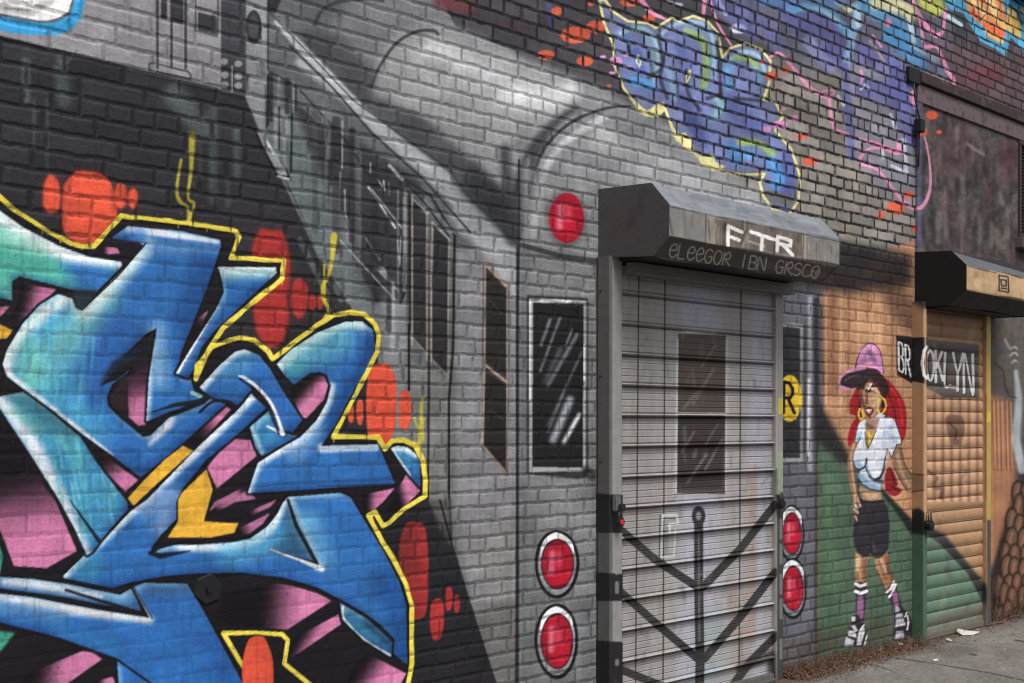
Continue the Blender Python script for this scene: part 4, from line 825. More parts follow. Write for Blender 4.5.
def brick_material():
    s = NT('painted_brick'); P = s.pos()
    at = s.n('ShaderNodeAttribute', attribute_name='paint'); rl = s.n('ShaderNodeAttribute', attribute_name='relief').outputs['Fac']
    wob = s.noise(P, 9, 1); wob2 = s.noise(P, 45, 0)
    sub = s.n('ShaderNodeVectorMath', operation='SUBTRACT'); s.l(wob.outputs['Color'], sub.inputs[0]); sub.inputs[1].default_value = (.5, .5, .5)
    sub2 = s.n('ShaderNodeVectorMath', operation='SUBTRACT'); s.l(wob2.outputs['Color'], sub2.inputs[0]); sub2.inputs[1].default_value = (.5, .5, .5)
    sc = s.n('ShaderNodeVectorMath', operation='SCALE'); s.l(sub.outputs[0], sc.inputs[0]); sc.inputs[3].default_value = .016
    sc2 = s.n('ShaderNodeVectorMath', operation='SCALE'); s.l(sub2.outputs[0], sc2.inputs[0]); sc2.inputs[3].default_value = .006
    ad = s.n('ShaderNodeVectorMath', operation='ADD'); s.l(P, ad.inputs[0]); s.l(sc.outputs[0], ad.inputs[1])
    ad2 = s.n('ShaderNodeVectorMath', operation='ADD'); s.l(ad.outputs[0], ad2.inputs[0]); s.l(sc2.outputs[0], ad2.inputs[1])
    sx = s.n('ShaderNodeSeparateXYZ'); s.l(ad2.outputs[0], sx.inputs[0]); x, z = sx.outputs[0], sx.outputs[2]
    hgt = .0745
    zr = s.math('DIVIDE', z, hgt); row = s.math('FLOOR', zr); fz = s.math('FRACT', zr)
    hd = s.math('COMPARE', s.math('MODULO', s.math('ADD', row, 605.), 6.), 0., .2)
    wid = s.math('MULTIPLY_ADD', hd, -.108, .215)
    rr = s.n('ShaderNodeTexWhiteNoise', noise_dimensions='1D'); s.l(row, rr.inputs['W'])
    off = s.math('ADD', s.math('MULTIPLY', s.math('MODULO', s.math('ADD', row, 600.), 2.), .107), s.math('MULTIPLY', rr.outputs[0], .05))
    c2v = s.n('ShaderNodeCombineXYZ'); s.l(s.math('MULTIPLY', x, 2.6), c2v.inputs[0]); s.l(s.math('MULTIPLY', row, 7.31), c2v.inputs[1])
    lenw = s.noise(c2v.outputs[0], 1., 0, .5, '2D').outputs[0]
    xr = s.math('DIVIDE', s.math('ADD', s.math('MULTIPLY_ADD', lenw, .17, x), off), wid); cl = s.math('FLOOR', xr); fx = s.math('FRACT', xr)
    dx = s.math('MULTIPLY', s.math('MINIMUM', fx, s.math('SUBTRACT', 1., fx)), wid)
    dz = s.math('MULTIPLY', s.math('MINIMUM', fz, s.math('SUBTRACT', 1., fz)), hgt)
    d = s.math('MINIMUM', dx, dz)
    cv = s.n('ShaderNodeCombineXYZ'); s.l(cl, cv.inputs[0]); s.l(row, cv.inputs[1])
    wn_ = s.n('ShaderNodeTexWhiteNoise', noise_dimensions='2D'); s.l(cv.outputs[0], wn_.inputs['Vector'])
    fine = s.noise(P, 120, 2, .7).outputs[0]; med = s.noise(P, 28, 3, .6).outputs[0]
    jw = s.math('MULTIPLY_ADD', s.math('MULTIPLY', med, s.math('MULTIPLY_ADD', rl, .8, .2)), .0062, s.math('MULTIPLY_ADD', s.math('POWER', at.outputs['Alpha'], 3.), .0028, .0002))
    mort = s.ss(d, jw, s.math('ADD', jw, .0045), 1, 0)
    brick = s.math('SUBTRACT', 1., mort)
    # rounded brick face + grit; some bricks sit a little back
    face = s.ss(d, .002, .016)
    h = s.math('ADD', s.math('MULTIPLY', face, .85), s.math('MULTIPLY', wn_.outputs[0], .35))
    h = s.math('MULTIPLY', h, rl)
    h = s.math('ADD', h, s.math('MULTIPLY', med, s.math('MULTIPLY_ADD', rl, .6, .3))); h = s.math('ADD', h, s.math('MULTIPLY', fine, .16))
    nrm = s.bump(h, .0062, .72)
    # holes and knocks
    vo = s.n('ShaderNodeTexVoronoi', feature='F1'); s.l(P, vo.inputs['Vector']); vo.inputs['Scale'].default_value = 9
    pits = s.ss(vo.outputs['Distance'], .035, .06, 1, 0)
    # colour: paint, brick to brick change, dark open joints
    amp = s.math('MULTIPLY_ADD', at.outputs['Alpha'], .5, .05)
    amp = s.math('MULTIPLY', amp, s.math('MINIMUM', s.math('ADD', rl, .2), 1.))
    var = s.math('MULTIPLY_ADD', s.math('SUBTRACT', wn_.outputs[0], .5), amp, 1.)
    var = s.math('MULTIPLY', var, s.math('MULTIPLY_ADD', s.math('SUBTRACT', fine, .5), s.math('MULTIPLY_ADD', at.outputs['Alpha'], 1.1, .28), 1.0))
    var = s.math('MULTIPLY', var, s.math('MULTIPLY_ADD', s.math('SUBTRACT', med, .5), .35, 1.0))
    rim = s.ss(d, jw, s.math('ADD', jw, .014), 0, 1); ra = s.math('MULTIPLY', s.math('POWER', at.outputs['Alpha'], 2.), .42)
    var = s.math('MULTIPLY', var, s.math('MULTIPLY_ADD', s.math('SUBTRACT', rim, .6), ra, 1.0))
    sc3 = s.n('ShaderNodeVectorMath', operation='SCALE'); s.l(at.outputs['Color'], sc3.inputs[0]); s.l(var, sc3.inputs[3])
    chip = s.math('MULTIPLY', s.ss(s.noise(P, 60, 3, .7).outputs[0], .66, .72), s.math('MULTIPLY', at.outputs['Alpha'], .6))
    c1 = s.mix(chip, sc3.outputs[0], (.055, .05, .05, 1))
    gap = s.ss(s.noise(P, 17, 2, .6).outputs[0], .36, .58)       # joints are more open in places
    mm = s.math('MULTIPLY', mort, s.math('MULTIPLY', at.outputs['Alpha'], s.math('MULTIPLY_ADD', gap, .75, .3)))
    mm = s.math('MULTIPLY', s.math('MINIMUM', s.math('ADD', mm, s.math('MULTIPLY', pits, .3)), 1.), s.math('MINIMUM', s.math('MULTIPLY', rl, 1.6), 1.))
    c2 = s.mix(mm, c1, (.012, .012, .016, 1))
    s.l(c2, s.p.inputs['Base Color']); s.l(nrm, s.p.inputs['Normal'])
    s.set(s.p.inputs['Roughness'], s.math('MULTIPLY_ADD', med, .3, .5)); s.p.inputs['Specular IOR Level'].default_value = .22
    return s.m

def paint_metal(name, rough=.5, metal=0., grit=.25):
    s = NT(name); P = s.pos(); at = s.n('ShaderNodeAttribute', attribute_name='paint')
    n1 = s.noise(P, 14, 5, .65).outputs[0]; n2 = s.noise(P, 160, 3, .6).outputs[0]
    mp = s.n('ShaderNodeMapping'); s.l(P, mp.inputs[0]); mp.inputs['Scale'].default_value = (22, 22, 1.6); st = s.noise(mp.outputs[0], 1, 4, .6).outputs[0]
    v = s.math('MULTIPLY', s.math('MULTIPLY_ADD', s.math('SUBTRACT', n1, .5), grit*2, 1), s.math('MULTIPLY_ADD', s.math('SUBTRACT', n2, .5), grit*1.2, 1))
    v = s.math('MULTIPLY', v, s.math('MULTIPLY_ADD', s.math('SUBTRACT', st, .5), grit*1.6, 1))
    sc = s.n('ShaderNodeVectorMath', operation='SCALE'); s.l(at.outputs['Color'], sc.inputs[0]); s.l(v, sc.inputs[3])
    rust = s.math('MULTIPLY', s.ss(n1, .62, .72), .35)
    s.l(s.mix(rust, sc.outputs[0], (.09, .05, .03, 1)), s.p.inputs['Base Color'])
    s.set(s.p.inputs['Roughness'], s.math('MULTIPLY_ADD', n1, .3, rough-.1)); s.p.inputs['Metallic'].default_value = metal
    s.l(s.bump(s.math('ADD', s.math('MULTIPLY', n1, .6), s.math('MULTIPLY', n2, .1)), .006, .6), s.p.inputs['Normal'])
    return s.m
def plain(name, c, rough=.6, metal=0., var=.3, scale=25, bump=.002, c2=None):
    s = NT(name); P = s.pos(); n1 = s.noise(P, scale, 5, .65).outputs[0]; n2 = s.noise(P, scale*7, 3).outputs[0]
    lin = tuple(float(q) for q in H(c))+(1,)
    v = s.math('MULTIPLY', s.math('MULTIPLY_ADD', s.math('SUBTRACT', n1, .5), var*2, 1), s.math('MULTIPLY_ADD', s.math('SUBTRACT', n2, .5), var, 1))
    sc = s.n('ShaderNodeVectorMath', operation='SCALE')
    base = s.mix(s.ss(n1, .5, .66), lin, tuple(float(q) for q in H(c2))+(1,)) if c2 else None
    if base: s.l(base, sc.inputs[0])
    else: sc.inputs[0].default_value = lin[:3]
    s.l(v, sc.inputs[3]); s.l(sc.outputs[0], s.p.inputs['Base Color'])
    s.p.inputs['Roughness'].default_value = rough; s.p.inputs['Metallic'].default_value = metal
    if bump: s.l(s.bump(s.math('ADD', n1, s.math('MULTIPLY', n2, .4)), bump, .8), s.p.inputs['Normal'])
    return s.m
m_brick = brick_material()
m_shut = paint_metal('painted_steel', .5); m_hous = paint_metal('housing_paint', .5, grit=.34)
m_dark = plain('dark_steel', '2b2a2c', .5, .3); m_black = plain('black_paint', '0e0d0f', .6, 0, .5, c2='191717')
m_grey = plain('galvanised_grey', '6e6d6c', .45, .3, .3, c2='5a5450'); m_white = plain('white_paint', 'e6e4e0', .5, 0, .12)
m_tagp = plain('tag_paint', 'a9a7a4', .5, 0, .2); m_lint = plain('maroon_concrete', '352529', .8, 0, .5, 14, .006, '4c383b'); m_lint2 = plain('dirty_concrete', '66565a', .85, 0, .5, 12, .006, '453a3d')
m_red = plain('red_plastic', 'd8202a', .35, 0, .1); m_brass = plain('dull_brass', '8a7a48', .4, .7, .3); m_paper = plain('paper', 'b9b4ae', .7, 0, .1); m_tan = plain('tan_paint', 'bb9468', .55, 0, .35, c2='8c6a4a')
m_asph = plain('asphalt', '3c3b3a', .9, 0, .5, 30, .006); m_kerb = plain('kerb_stone', '7d7b78', .85, 0, .4, 10, .006, '5e5b57')
m_leaf = plain('dry_leaf', '6b4436', .8, 0, .6, 40, 0, '8a6a4c'); m_twig = plain('dry_twig', '5b4638', .8, 0, .5, 40, 0, '7c5f45'); m_green = plain('dull_green_leaf', '4a5634', .8, 0, .4)
m_brown = plain('brown_steel', '3a2a28', .6, .1, .4); m_glass = plain('dusty_glass', '14161a', .12, 0, .2)
m_yel = plain('yellowed_paper', 'c9bf86', .7, 0, .2)

# ================================================================== painted grids
def emit(V, sheet, mat, objs, base, keep=None, extra=None, outcol=None, flat=True):
    """V: (rows, cols, 3) surface points, coloured by projecting them to image pixels. Splits the surface where the paint changes subject."""
    nr, nc = V.shape[:2]; P = V.reshape(-1, 3)
    c_, m_, r_, _, o = sheet.sample(P)
    if outcol is not None:
        t = np.clip(o/14+.0, 0, 1)[:, None]; c_ = c_*(1-t)+outcol*t; m_ = m_*(1-t[:, 0])+.8*t[:, 0]; r_ = r_*(1-t[:, 0])+t[:, 0]
    idx = np.arange(nr*nc).reshape(nr, nc)
    Q = np.stack([idx[:-1, :-1], idx[:-1, 1:], idx[1:, 1:], idx[1:, :-1]], -1).reshape(-1, 4)
    cen = P[Q].mean(1); reg = sheet.sample(cen)[3].astype(int); oc = sheet.sample(cen)[4]
    reg[oc > 8] = 0
    if keep is not None: k = keep(cen); Q = Q[k]; reg = reg[k]
    made = {}
    for rid in sorted(set(reg.tolist())):
        q = Q[reg == rid]
        if rid and len(q) < 6: continue
        u, inv = np.unique(q, return_inverse=True); f = inv.reshape(-1, 4)
        name, par, lab = (base, None, None) if rid == 0 else REGS[rid]
        me = bpy.data.meshes.new(name)
        co = P[u].astype(np.float32); C4 = np.concatenate([c_[u], m_[u][:, None]], 1).astype(np.float32); RL = r_[u].astype(np.float32)
        if rid == 0 and extra is not None:
            ev, ef = extra; f = np.concatenate([f, ef+len(co)]); co = np.concatenate([co, ev.astype(np.float32)])
            C4 = np.concatenate([C4, np.tile(np.append(outcol, .8).astype(np.float32), (len(ev), 1))]); RL = np.concatenate([RL, np.ones(len(ev), np.float32)])
        nv, nf = len(co), len(f)
        me.vertices.add(nv); me.vertices.foreach_set('co', co.ravel())
        me.loops.add(nf*4); me.loops.foreach_set('vertex_index', f.ravel().astype(np.int32))
        me.polygons.add(nf); me.polygons.foreach_set('loop_start', np.arange(nf, dtype=np.int32)*4); me.polygons.foreach_set('loop_total', np.full(nf, 4, np.int32))
        me.update(calc_edges=True)
        a = me.attributes.new('paint', 'FLOAT_COLOR', 'POINT'); a.data.foreach_set('color', C4.ravel())
        a = me.attributes.new('relief', 'FLOAT', 'POINT'); a.data.foreach_set('value', RL)
        if not flat: me.shade_smooth()
        made[rid] = (name, me, par, lab)
    return made
def place(made, root, mat, known):
    for rid in sorted(made):
        name, me, par, lab = made[rid]
        p = root
        if isinstance(par, int) and par and par in known: p = known[par]
        o = bpy.data.objects.new(name, me); col.objects.link(o); me.materials.append(mat); o.parent = p
        o.matrix_parent_inverse = Matrix.Translation(-Vector(root.location))
        if p is not root: o.matrix_parent_inverse = Matrix.Identity(4)
        if lab: o['label'] = lab
        known[rid] = o
    return known

# ---- the brick wall
wall_root = empty('brick_wall', (5, 0, 0), label='long painted brick wall covered in graffiti and a painted subway train', cat='wall')
cols = np.concatenate([np.arange(-100, -10, 3.), np.arange(-10, 1036, .95), np.arange(1036, 1120, 3.)])
Xc = np.array([WX(p) for p in cols]); Zr = np.arange(0, 5.6, .0050)
GX, GZ = np.meshgrid(Xc, Zr); V = np.stack([GX, np.zeros_like(GX), GZ], -1)
X1, X2 = 4.622, 8.0175
GL1, GR1 = (4.639, 4.72), (6.149, 6.225); GL2, GR2 = (X2, X2+.058), (9.02, 9.10)
WIN = (9.787, 10.95, 3.16, 4.0)
def keepwall(c):
    a = (c[:, 0] > 4.70) & (c[:, 0] < 6.17) & (c[:, 2] < 2.45)
    b = (c[:, 0] > 8.05) & (c[:, 0] < 9.05) & (c[:, 2] < 2.45)
    d = (c[:, 0] > WIN[0]) & (c[:, 0] < WIN[1]) & (c[:, 2] > WIN[2]) & (c[:, 2] < WIN[3])
    return ~(a | b | d)
x0, x1, z1 = Xc[0], Xc[-1], Zr[-1]
def plane_pts(xa, xb, za, zb, n=1): return [(xa, 0, za), (xb, 0, za), (xb, 0, zb), (xa, 0, zb)]
ev = []; ef = []
for r_ in ((-9, x0, 0, z1), (x1, 22, 0, z1), (-9, 22, z1, 8.5)):
    k = len(ev); ev += plane_pts(*r_); ef.append([k, k+1, k+2, k+3])
k = len(ev); ev += [(-9, 0, 8.5), (22, 0, 8.5), (22, .5, 8.5), (-9, .5, 8.5), (-9, 0, 0), (-9, 0, 8.5), (-9, .5, 8.5), (-9, .5, 0)]; ef += [[k, k+1, k+2, k+3], [k+4, k+5, k+6, k+7]]
made = emit(V, M, m_brick, None, 'brickwork', keepwall, (np.array(ev), np.array(ef)), H('3e3c40'))
known = place(made, wall_root, m_brick, {})

# ---- generic sweeps
def lerp_path(path, step):
    out = []
    for a, b in zip(path, path[1:]):
        a = np.array(a, float); b = np.array(b, float); n = max(1, int(np.linalg.norm(b-a)/step))
        out += [a+(b-a)*i/n for i in range(n)]
    out.append(np.array(path[-1], float)); return np.array(out)
def upright(path, z0, z1, dz=.006, step=.006):      # path in plan, swept up
    p = lerp_path(path, step); z = np.linspace(z0, z1, int((z1-z0)/dz)+1)
    V = np.zeros((len(z), len(p), 3)); V[..., 0] = p[None, :, 0]; V[..., 1] = p[None, :, 1]; V[..., 2] = z[:, None]; return V
def along(profile, xa, xb, dx=.006, step=.006):     # (y,z) profile swept along the wall
    p = lerp_path(profile, step); x = np.linspace(xa, xb, int((xb-xa)/dx)+1)
    V = np.zeros((len(p), len(x), 3)); V[..., 0] = x[None, :]; V[..., 1] = p[:, None, 0]; V[..., 2] = p[:, None, 1]; return V

# ================================================================== FIRST SHUTTER
k8 = Tr(580, 450, 2.932); hz = Tr(580, 170, 3.793)
S = Sheet(590, 240, 800, 700, 3, '9d9997')
r_win = R('painted_window', 'x', 'brown window painted on the slats'); r_st = R('painted_brace', 'x', 'black braces painted as a forked shape'); r_hd = R('painted_handle', 'x', 'pale door handle painted on the slats')
for q, w_, c_, al in [('700,300 700,690', 40, 'adadbc', .8), ('760,300 756,690', 18, 'a8a8b8', .7), ('640,300 640,690', 26, '8e8a87', .5), ('753,470 751,640', 9, '9c8371', .6), ('735,590 745,690', 14, '90786a', .35), ('710,620 705,690', 26, '8a9a98', .5)]:
    S.line(px(q), w_, c_, w_*.8, al)
for q in ('638.8,270 635.5,690', '665,270 663,690', '741,290 739,690'): S.line(px(q), 1.3, '2d2b2c', .5, .9)
S.poly(px('676.5,331 728,333 727,497 672.5,496 674.5,420'), 'a9a6a4', .6, reg=r_win)
S.poly(px('678.5,333.5 726,335.5 725.3,494 675,493.5 677,420'), '4a4442', .5, reg=r_win)
S.poly(px('680,340 684,334.5 721,336 725,342 724,411 678.5,410'), '51463f', .6, reg=r_win); S.poly(px('678.5,417 724,417 722.5,489 677,490'), '37312f', .6, reg=r_win)
S.line(px('677.5,340 676,493'), 2.2, 'c9c7c6', .6, .9); S.line(px('726.5,340 725.8,492'), 1.8, 'b5b3b2', .6, .9); S.line(px('678,413.5 725,414'), 2.6, 'b9b6b4', .8); S.line(px('674,495 727,496'), 3, 'a3a09e', .8)
S.line(px('685,331.5 715,332.5'), 2, 'dcdad8', 1)
for q, w_ in [('713,370 693,404', 3), ('716,345 702,366', 2), ('697,392 684,408', 3), ('722,440 705,470', 2.4), ('694,432 682,452', 2.4), ('718,424 706,444', 1.6), ('706,455 688,482', 3)]: S.line(px(q), w_, '857c77', 2.4, .6)
B_ = '2a2829'
for q in ('120,235 225,325 345,402', '572,160 470,290 360,402', '112,410 225,510 345,612', '572,358 470,490 365,612', '110,640 260,700 380,760', '575,545 500,620 440,700'):
    S.line(k8(q), 8.0, B_, 1.3, .93, reg=R('painted_brace', 'x', None))
S.line(k8('348,190 348,400 352,620 350,700'), 9, B_, 1.3, .95, reg=r_st); S.ell(698.6, 516, 6.6, 10, B_, soft=1, reg=r_st); S.ell(698.6, 516, 2.6, 4.4, '8a8888', soft=1); S.line(k8('348,240 350,560'), 2.4, '77716e', 1.6, .7)
S.line(k8('243,192 238,315 275,312 280,230'), 1.8, 'c3c6c4', .7, .9, reg=r_hd); S.line(k8('243,192 283,190 288,215 262,218 262,240'), 2.6, 'cdd0ce', .8, .9, reg=r_hd); S.line(k8('250,200 280,202'), 1, '4a4a4a', .6); S.line(k8('235,190 232,318'), 1, '3a3a3a', .6); S.line(k8('255,230 252,300'), 4, '7c8080', 1.5, .6)
S.line(k8('470,640 560,600 565,683'), 9, '3a3837', 6, .85)
# left guide bands
S.poly(px('585,240 612.5,240 612.5,700 585,700'), '5f5d5b', .5); S.poly(px('612.5,240 622.5,240 622.5,700 612.5,700'), '8f8d8b', .5)  # rail side painted darker than its front, shading put into the colour
for a, b in ((493, 533), (572, 601), (640, 700)): S.poly([(590, a), (622.6, a+2), (622.6, b), (590, b)], '19181b', .8)
for a, b in ((535, 571), (603, 639)): S.poly([(590, a), (612.5, a), (612.5, b), (590, b)], '5b5d5c', 1.5)
for a, b in ((533, 577), (578, 596), (598, 640), (656, 668)): S.line([(617, a+5), (617, b-4)], 4, '8b8c8c', 1.5, .8)
S.line(px('597.5,240 597.5,700'), 1.2, '1f1e20', .6)
for _ in range(160):
    x_, y_ = rng.uniform(622, 776), rng.uniform(280, 690); S.line([(x_, y_), (x_+rng.normal(0, 2), y_+rng.uniform(2, 18))], rng.uniform(.6, 5), ['6c6866', 'b9b6b4', '8d7a6c', '58555a', 'a6a6b2'][rng.integers(5)], 3, rng.uniform(.1, .35))
# right guide
S.poly(px('777,240 790,240 790,700 777,700'), '8f8d8b', .5); S.poly(px('777,495 790,495 790,700 777,700'), '3b3c3c', 1.5)
for a in (462, 520, 545, 575, 600, 640): S.line([(781, a), (781, a+18)], 3, '77807a', 1.4, .8)
S.poly(px('776,452 788,452 788,482 776,482'), '93a088', 1); S.poly(px('778.5,398 784,398 784,414 778.5,414'), 'c9b63a', .5)
sh_root = empty('roller_shutter', (5.4, -.05, 0), label='wide grey steel roller shutter painted with a train door window and black braces', cat='roller shutter', group='roller shutters over doorways')
JP, J0 = .167, 2.307
def prof1(z):
    t = ((z-J0)/JP) % 1.0; d = np.minimum(t, 1-t)*JP     # distance to the joint
    y = -.026*np.exp(-(np.abs((t-.055)/.05))**4)-.005*np.exp(-((t-.92)/.03)**2)+.020*np.exp(-((d)/.006)**2)+.012*np.exp(-(((t-.115)*JP)/.004)**2)
    for g in (.34, .56, .78): y = y+.0034*np.exp(-(((t-g)*JP)/.0026)**2)-.0012*np.exp(-(((t-g-.03)*JP)/.003)**2)
    return y
z = np.arange(.045, 2.47, .0022); x = np.linspace(4.715, 6.155, 330); GXs, GZs = np.meshgrid(x, z)
Vs = np.stack([GXs, -.070+prof1(GZs)+.0025*np.sin(GXs*3.1+GZs*2), GZs], -1)
for i in (r_win, r_st, r_hd): REGS[i] = (REGS[i][0], 'x', REGS[i][2])
place(emit(Vs, S, m_shut, None, 'slat_curtain'), sh_root, m_shut, {})
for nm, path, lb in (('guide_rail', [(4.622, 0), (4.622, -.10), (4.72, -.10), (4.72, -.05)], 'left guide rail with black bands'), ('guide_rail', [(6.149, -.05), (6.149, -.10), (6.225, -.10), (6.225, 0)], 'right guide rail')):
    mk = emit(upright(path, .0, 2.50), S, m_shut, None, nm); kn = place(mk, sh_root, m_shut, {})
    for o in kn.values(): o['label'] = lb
bm = bmesh.new(); box(bm, 4.73, 6.14, -.098, -.058, .004, .05, .006); box(bm, 4.73, 6.14, -.112, -.0985, .004, .018, .002); from_bm('bottom_bar', bm, m_grey, sh_root)
# bolts on the guide
for zz in (2.32, 1.86, 1.4):
    bm = bmesh.new(); bmesh.ops.create_uvsphere(bm, u_segments=8, v_segments=5, radius=.007, matrix=Matrix.Translation((4.6205, -.035, zz))); from_bm('bolt', bm, m_dark, sh_root, True)

# ---- shutter box 1
def housing(name, xa, xb, prof, sheet, mat, label, capmat, group):
    root = empty(name, ((xa+xb)/2, 0, prof[0][1]-.2), label=label, cat='shutter box', group=group)
    V = along(prof+[prof[0]], xa, xb)
    # knocks and waviness of the sheet metal
    dent = np.zeros(V.shape[:2])
    for _ in range(44):
        cx_, pz, rr_, dd = rng.uniform(xa, xb), rng.uniform(2.45, 2.75), rng.uniform(.02, .09), rng.uniform(-.006, .010)
        dent += dd*np.exp(-((V[..., 0]-cx_)**2+(V[..., 2]-pz)**2)/rr_**2)
    edge = np.clip(-V[..., 1]/.1, 0, 1); V[..., 1] += dent*edge+.004*np.sin(V[..., 0]*7)*edge
    V[..., 2] += .0035*np.sin(V[..., 0]*9+V[..., 1]*6)*edge
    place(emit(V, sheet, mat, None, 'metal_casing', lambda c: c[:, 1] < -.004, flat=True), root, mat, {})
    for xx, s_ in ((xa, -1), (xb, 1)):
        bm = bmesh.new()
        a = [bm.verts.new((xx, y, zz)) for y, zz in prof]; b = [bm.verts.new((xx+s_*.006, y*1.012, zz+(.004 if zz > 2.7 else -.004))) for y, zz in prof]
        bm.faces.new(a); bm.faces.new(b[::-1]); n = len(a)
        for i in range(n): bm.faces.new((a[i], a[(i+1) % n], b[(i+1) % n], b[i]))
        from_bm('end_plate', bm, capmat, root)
    return root
HP = [(0, 2.868), (-.372, 2.846), (-.492, 2.716), (-.488, 2.560), (-.372, 2.474), (0, 2.510)]
HS = Sheet(585, 165, 860, 310, 4, '75777a')
HS.poly(hz('275,50 990,180 990,270 340,135'), '787c82', .5)
HS.poly(hz('340,133 985,268 985,372 335,250'), '82807d', .5)
HS.poly(hz('480,185 560,190 845,240 850,330 800,320 560,290 500,290'), '6e6459', 2.2)
for q, w_, c_, al in [('500,180 505,290', 5, 'b0a898', .6), ('625,190 620,290', 3, 'a8a094', .6), ('740,250 735,320', 2, '4a3f36', .8), ('850,245 850,335', 4, 'b9ab98', .7), ('550,205 545,290', 3, '4c443d', .8), ('610,280 630,230', 2, '3c3530', .6), ('340,180 350,245', 2, '55504c', .7), ('395,150 400,250', 3, '6a6560', .6), ('345,140 500,172', 2, '7d7975', .7), ('900,285 900,350', 8, '8a8681', .6), ('640,270 700,290', 2, 'c5bfb6', .7)]:
    HS.line(hz(q), w_, c_, 1.4, al)
HS.poly(hz('335,250 985,372 925,445 280,325'), '454340', .5); HS.line(hz('350,275 700,345'), 7, '454241', 6, .6); HS.line(hz('700,360 930,400'), 6, '6a6762', 5, .6)  # underside face painted darker: its shade and dirt put into the colour
for q in ('430,100 560,130', '600,150 800,190', '760,200 900,230'): HS.line(hz(q), 6, '5e656b', 5, .6)

for _ in range(70):
    a_, b_ = rng.uniform(345, 985), 0; yt_ = 135+(a_-340)*.206+rng.uniform(0, 60); HS.line(hz('%f,%f %f,%f' % (a_, yt_, a_+rng.normal(0, 3), yt_+rng.uniform(10, 70))), rng.uniform(.5, 2.2), ['4a4641', '6a5340', '9a9690', '3a3735', 'aaa69f'][rng.integers(5)], 1.2, rng.uniform(.2, .55))
for q in ('478,165 476,280', '848,240 846,348', '340,138 600,193 985,272'): HS.line(hz(q), .8, '2f2d2c', .5, .8)
for _ in range(30):
    a_ = rng.uniform(300, 930); b_ = 62+(a_-300)*.2+rng.uniform(10, 60); HS.line(hz('%f,%f %f,%f' % (a_, b_, a_+rng.uniform(20, 70), b_+rng.uniform(4, 18))), rng.uniform(.5, 1.6), ['4f545a', '9a9ea2', '5a4c40'][rng.integers(3)], 1.5, .35)
for nm, qs in (('F', ('562,286 562,212 614,236', '562,250 604,266')), ('T', ('648,234 738,264', '692,250 688,302')), ('R', ('748,306 750,252 800,268 798,288 752,280', '772,286 806,322'))):
    r_ft = R('painted_letter', 'x', 'white painted letter '+nm)
    for q in qs: HS.line(hz(q), 3.5, 'f2f0ee', .5, reg=r_ft)
def tagline(txt, x0_, x1_, yb, yt):   # slanted hand lettering between two rails
    n = len(txt)
    for i, ch in enumerate(txt):
        if ch == ' ': continue
        ta, tb = (i+.08)/n, (i+.92)/n
        f = lambda t, dy, sl: hz('%f,%f' % (x0_+(x1_-x0_)*t+sl, dy(t)))[0]
        yB = lambda t: yb[0]+(yb[1]-yb[0])*t; yT = lambda t: yt[0]+(yt[1]-yt[0])*t
        for st in strokes(ch, f(ta, yB, 0), f(tb, yB, 0), f(tb, yT, 10), f(ta, yT, 10)):
            HS.line(st, 1.25, 'c9c6c2', .45, .95, smooth=len(st) > 3)
tagline('eLeeGOr IBN GrSCO', 333, 905, (330, 412), (278, 366))
HS.line(hz('870,405 885,380 892,390 904,378 890,408'), .9, 'b3b0ad', .45)
m_cap = plain('end_plate_shaded', '4c4a4b', .6, 0, .3, 6, .004, '403e3f'); m_cap2 = plain('black_end_plate', '070708', .85, 0, .5, 6, .003)  # grey plates darker than the casing, the side's shade put into the colour
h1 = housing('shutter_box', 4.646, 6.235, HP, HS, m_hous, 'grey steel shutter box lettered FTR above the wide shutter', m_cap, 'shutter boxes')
bm = bmesh.new(); box(bm, 4.735, 6.235, -.17, -.112, 2.405, 2.472, .004); box(bm, 4.735, 6.235, -.185, -.1705, 2.405, 2.415, .002); from_bm('bottom_lip', bm, plain('lip_grey', '6f6c69', .5, .1, .3), h1)
bm = bmesh.new(); box(bm, 4.70, 6.2, -.365, -.002, 2.478, 2.50); from_bm('underside_panel', bm, m_dark, h1)

# ================================================================== SECOND SHUTTER
S2h = Sheet(895, 225, 1040, 680, 4, 'a98360')
r_op = R('painted_letters', 'x', 'white letters OOKLYN on a dark painted band')
S2h.poly(px('926,300 990,300 990,340 926,336'), '8a6a50', 2, .8)
for i, x_ in enumerate(np.arange(930, 985, 8.6)):
    S2h.line([(x_, 395), (x_, 500)], 4.6, 'c69c7c', 3, .85); S2h.line([(x_+4.4, 395), (x_+4.4, 500)], 2.6, '8d6248', 2, .8)
S2h.line(px('926,325 985,330'), 5, 'a88058', 4, .7)
S2h.poly(r6('120,165 425,195 425,500 235,500 120,440'), '5c5552', 1, reg=r_op); S2h.poly(r6('120,210 425,245 425,270 120,235'), '2c2828', 1.5, .8); S2h.poly(r6('120,395 425,400 425,440 120,430'), '4a4442', 2, .8)
for ch, q in (('O', '128,390 172,395 168,235 128,225'), ('K', '182,410 225,400 220,240 180,235'), ('L', '232,425 268,430 262,250 235,245'), ('Y', '280,455 330,460 335,250 280,245'), ('N', '342,470 398,485 396,255 345,250')):
    for st in strokes(ch, *r6(q)):
        S2h.line([(a_+.9, b_+1) for a_, b_ in st], 2.6, '1c1a1a', 1, .8); S2h.line(st, [2.8, 2.0, 3.0], 'e3e1de', .8, .95, smooth=len(st) > 2)
S2h.line(r6('255,435 290,440'), 3, 'dedcd8', 1, .8)
S2h.poly(r4('240,-20 330,-20 345,60 320,130 280,140 250,80'), '6a4a3c', 2, .8, smooth=True); S2h.line(r4('260,20 300,60 290,110'), 2, '3a2a24', 2, .8)
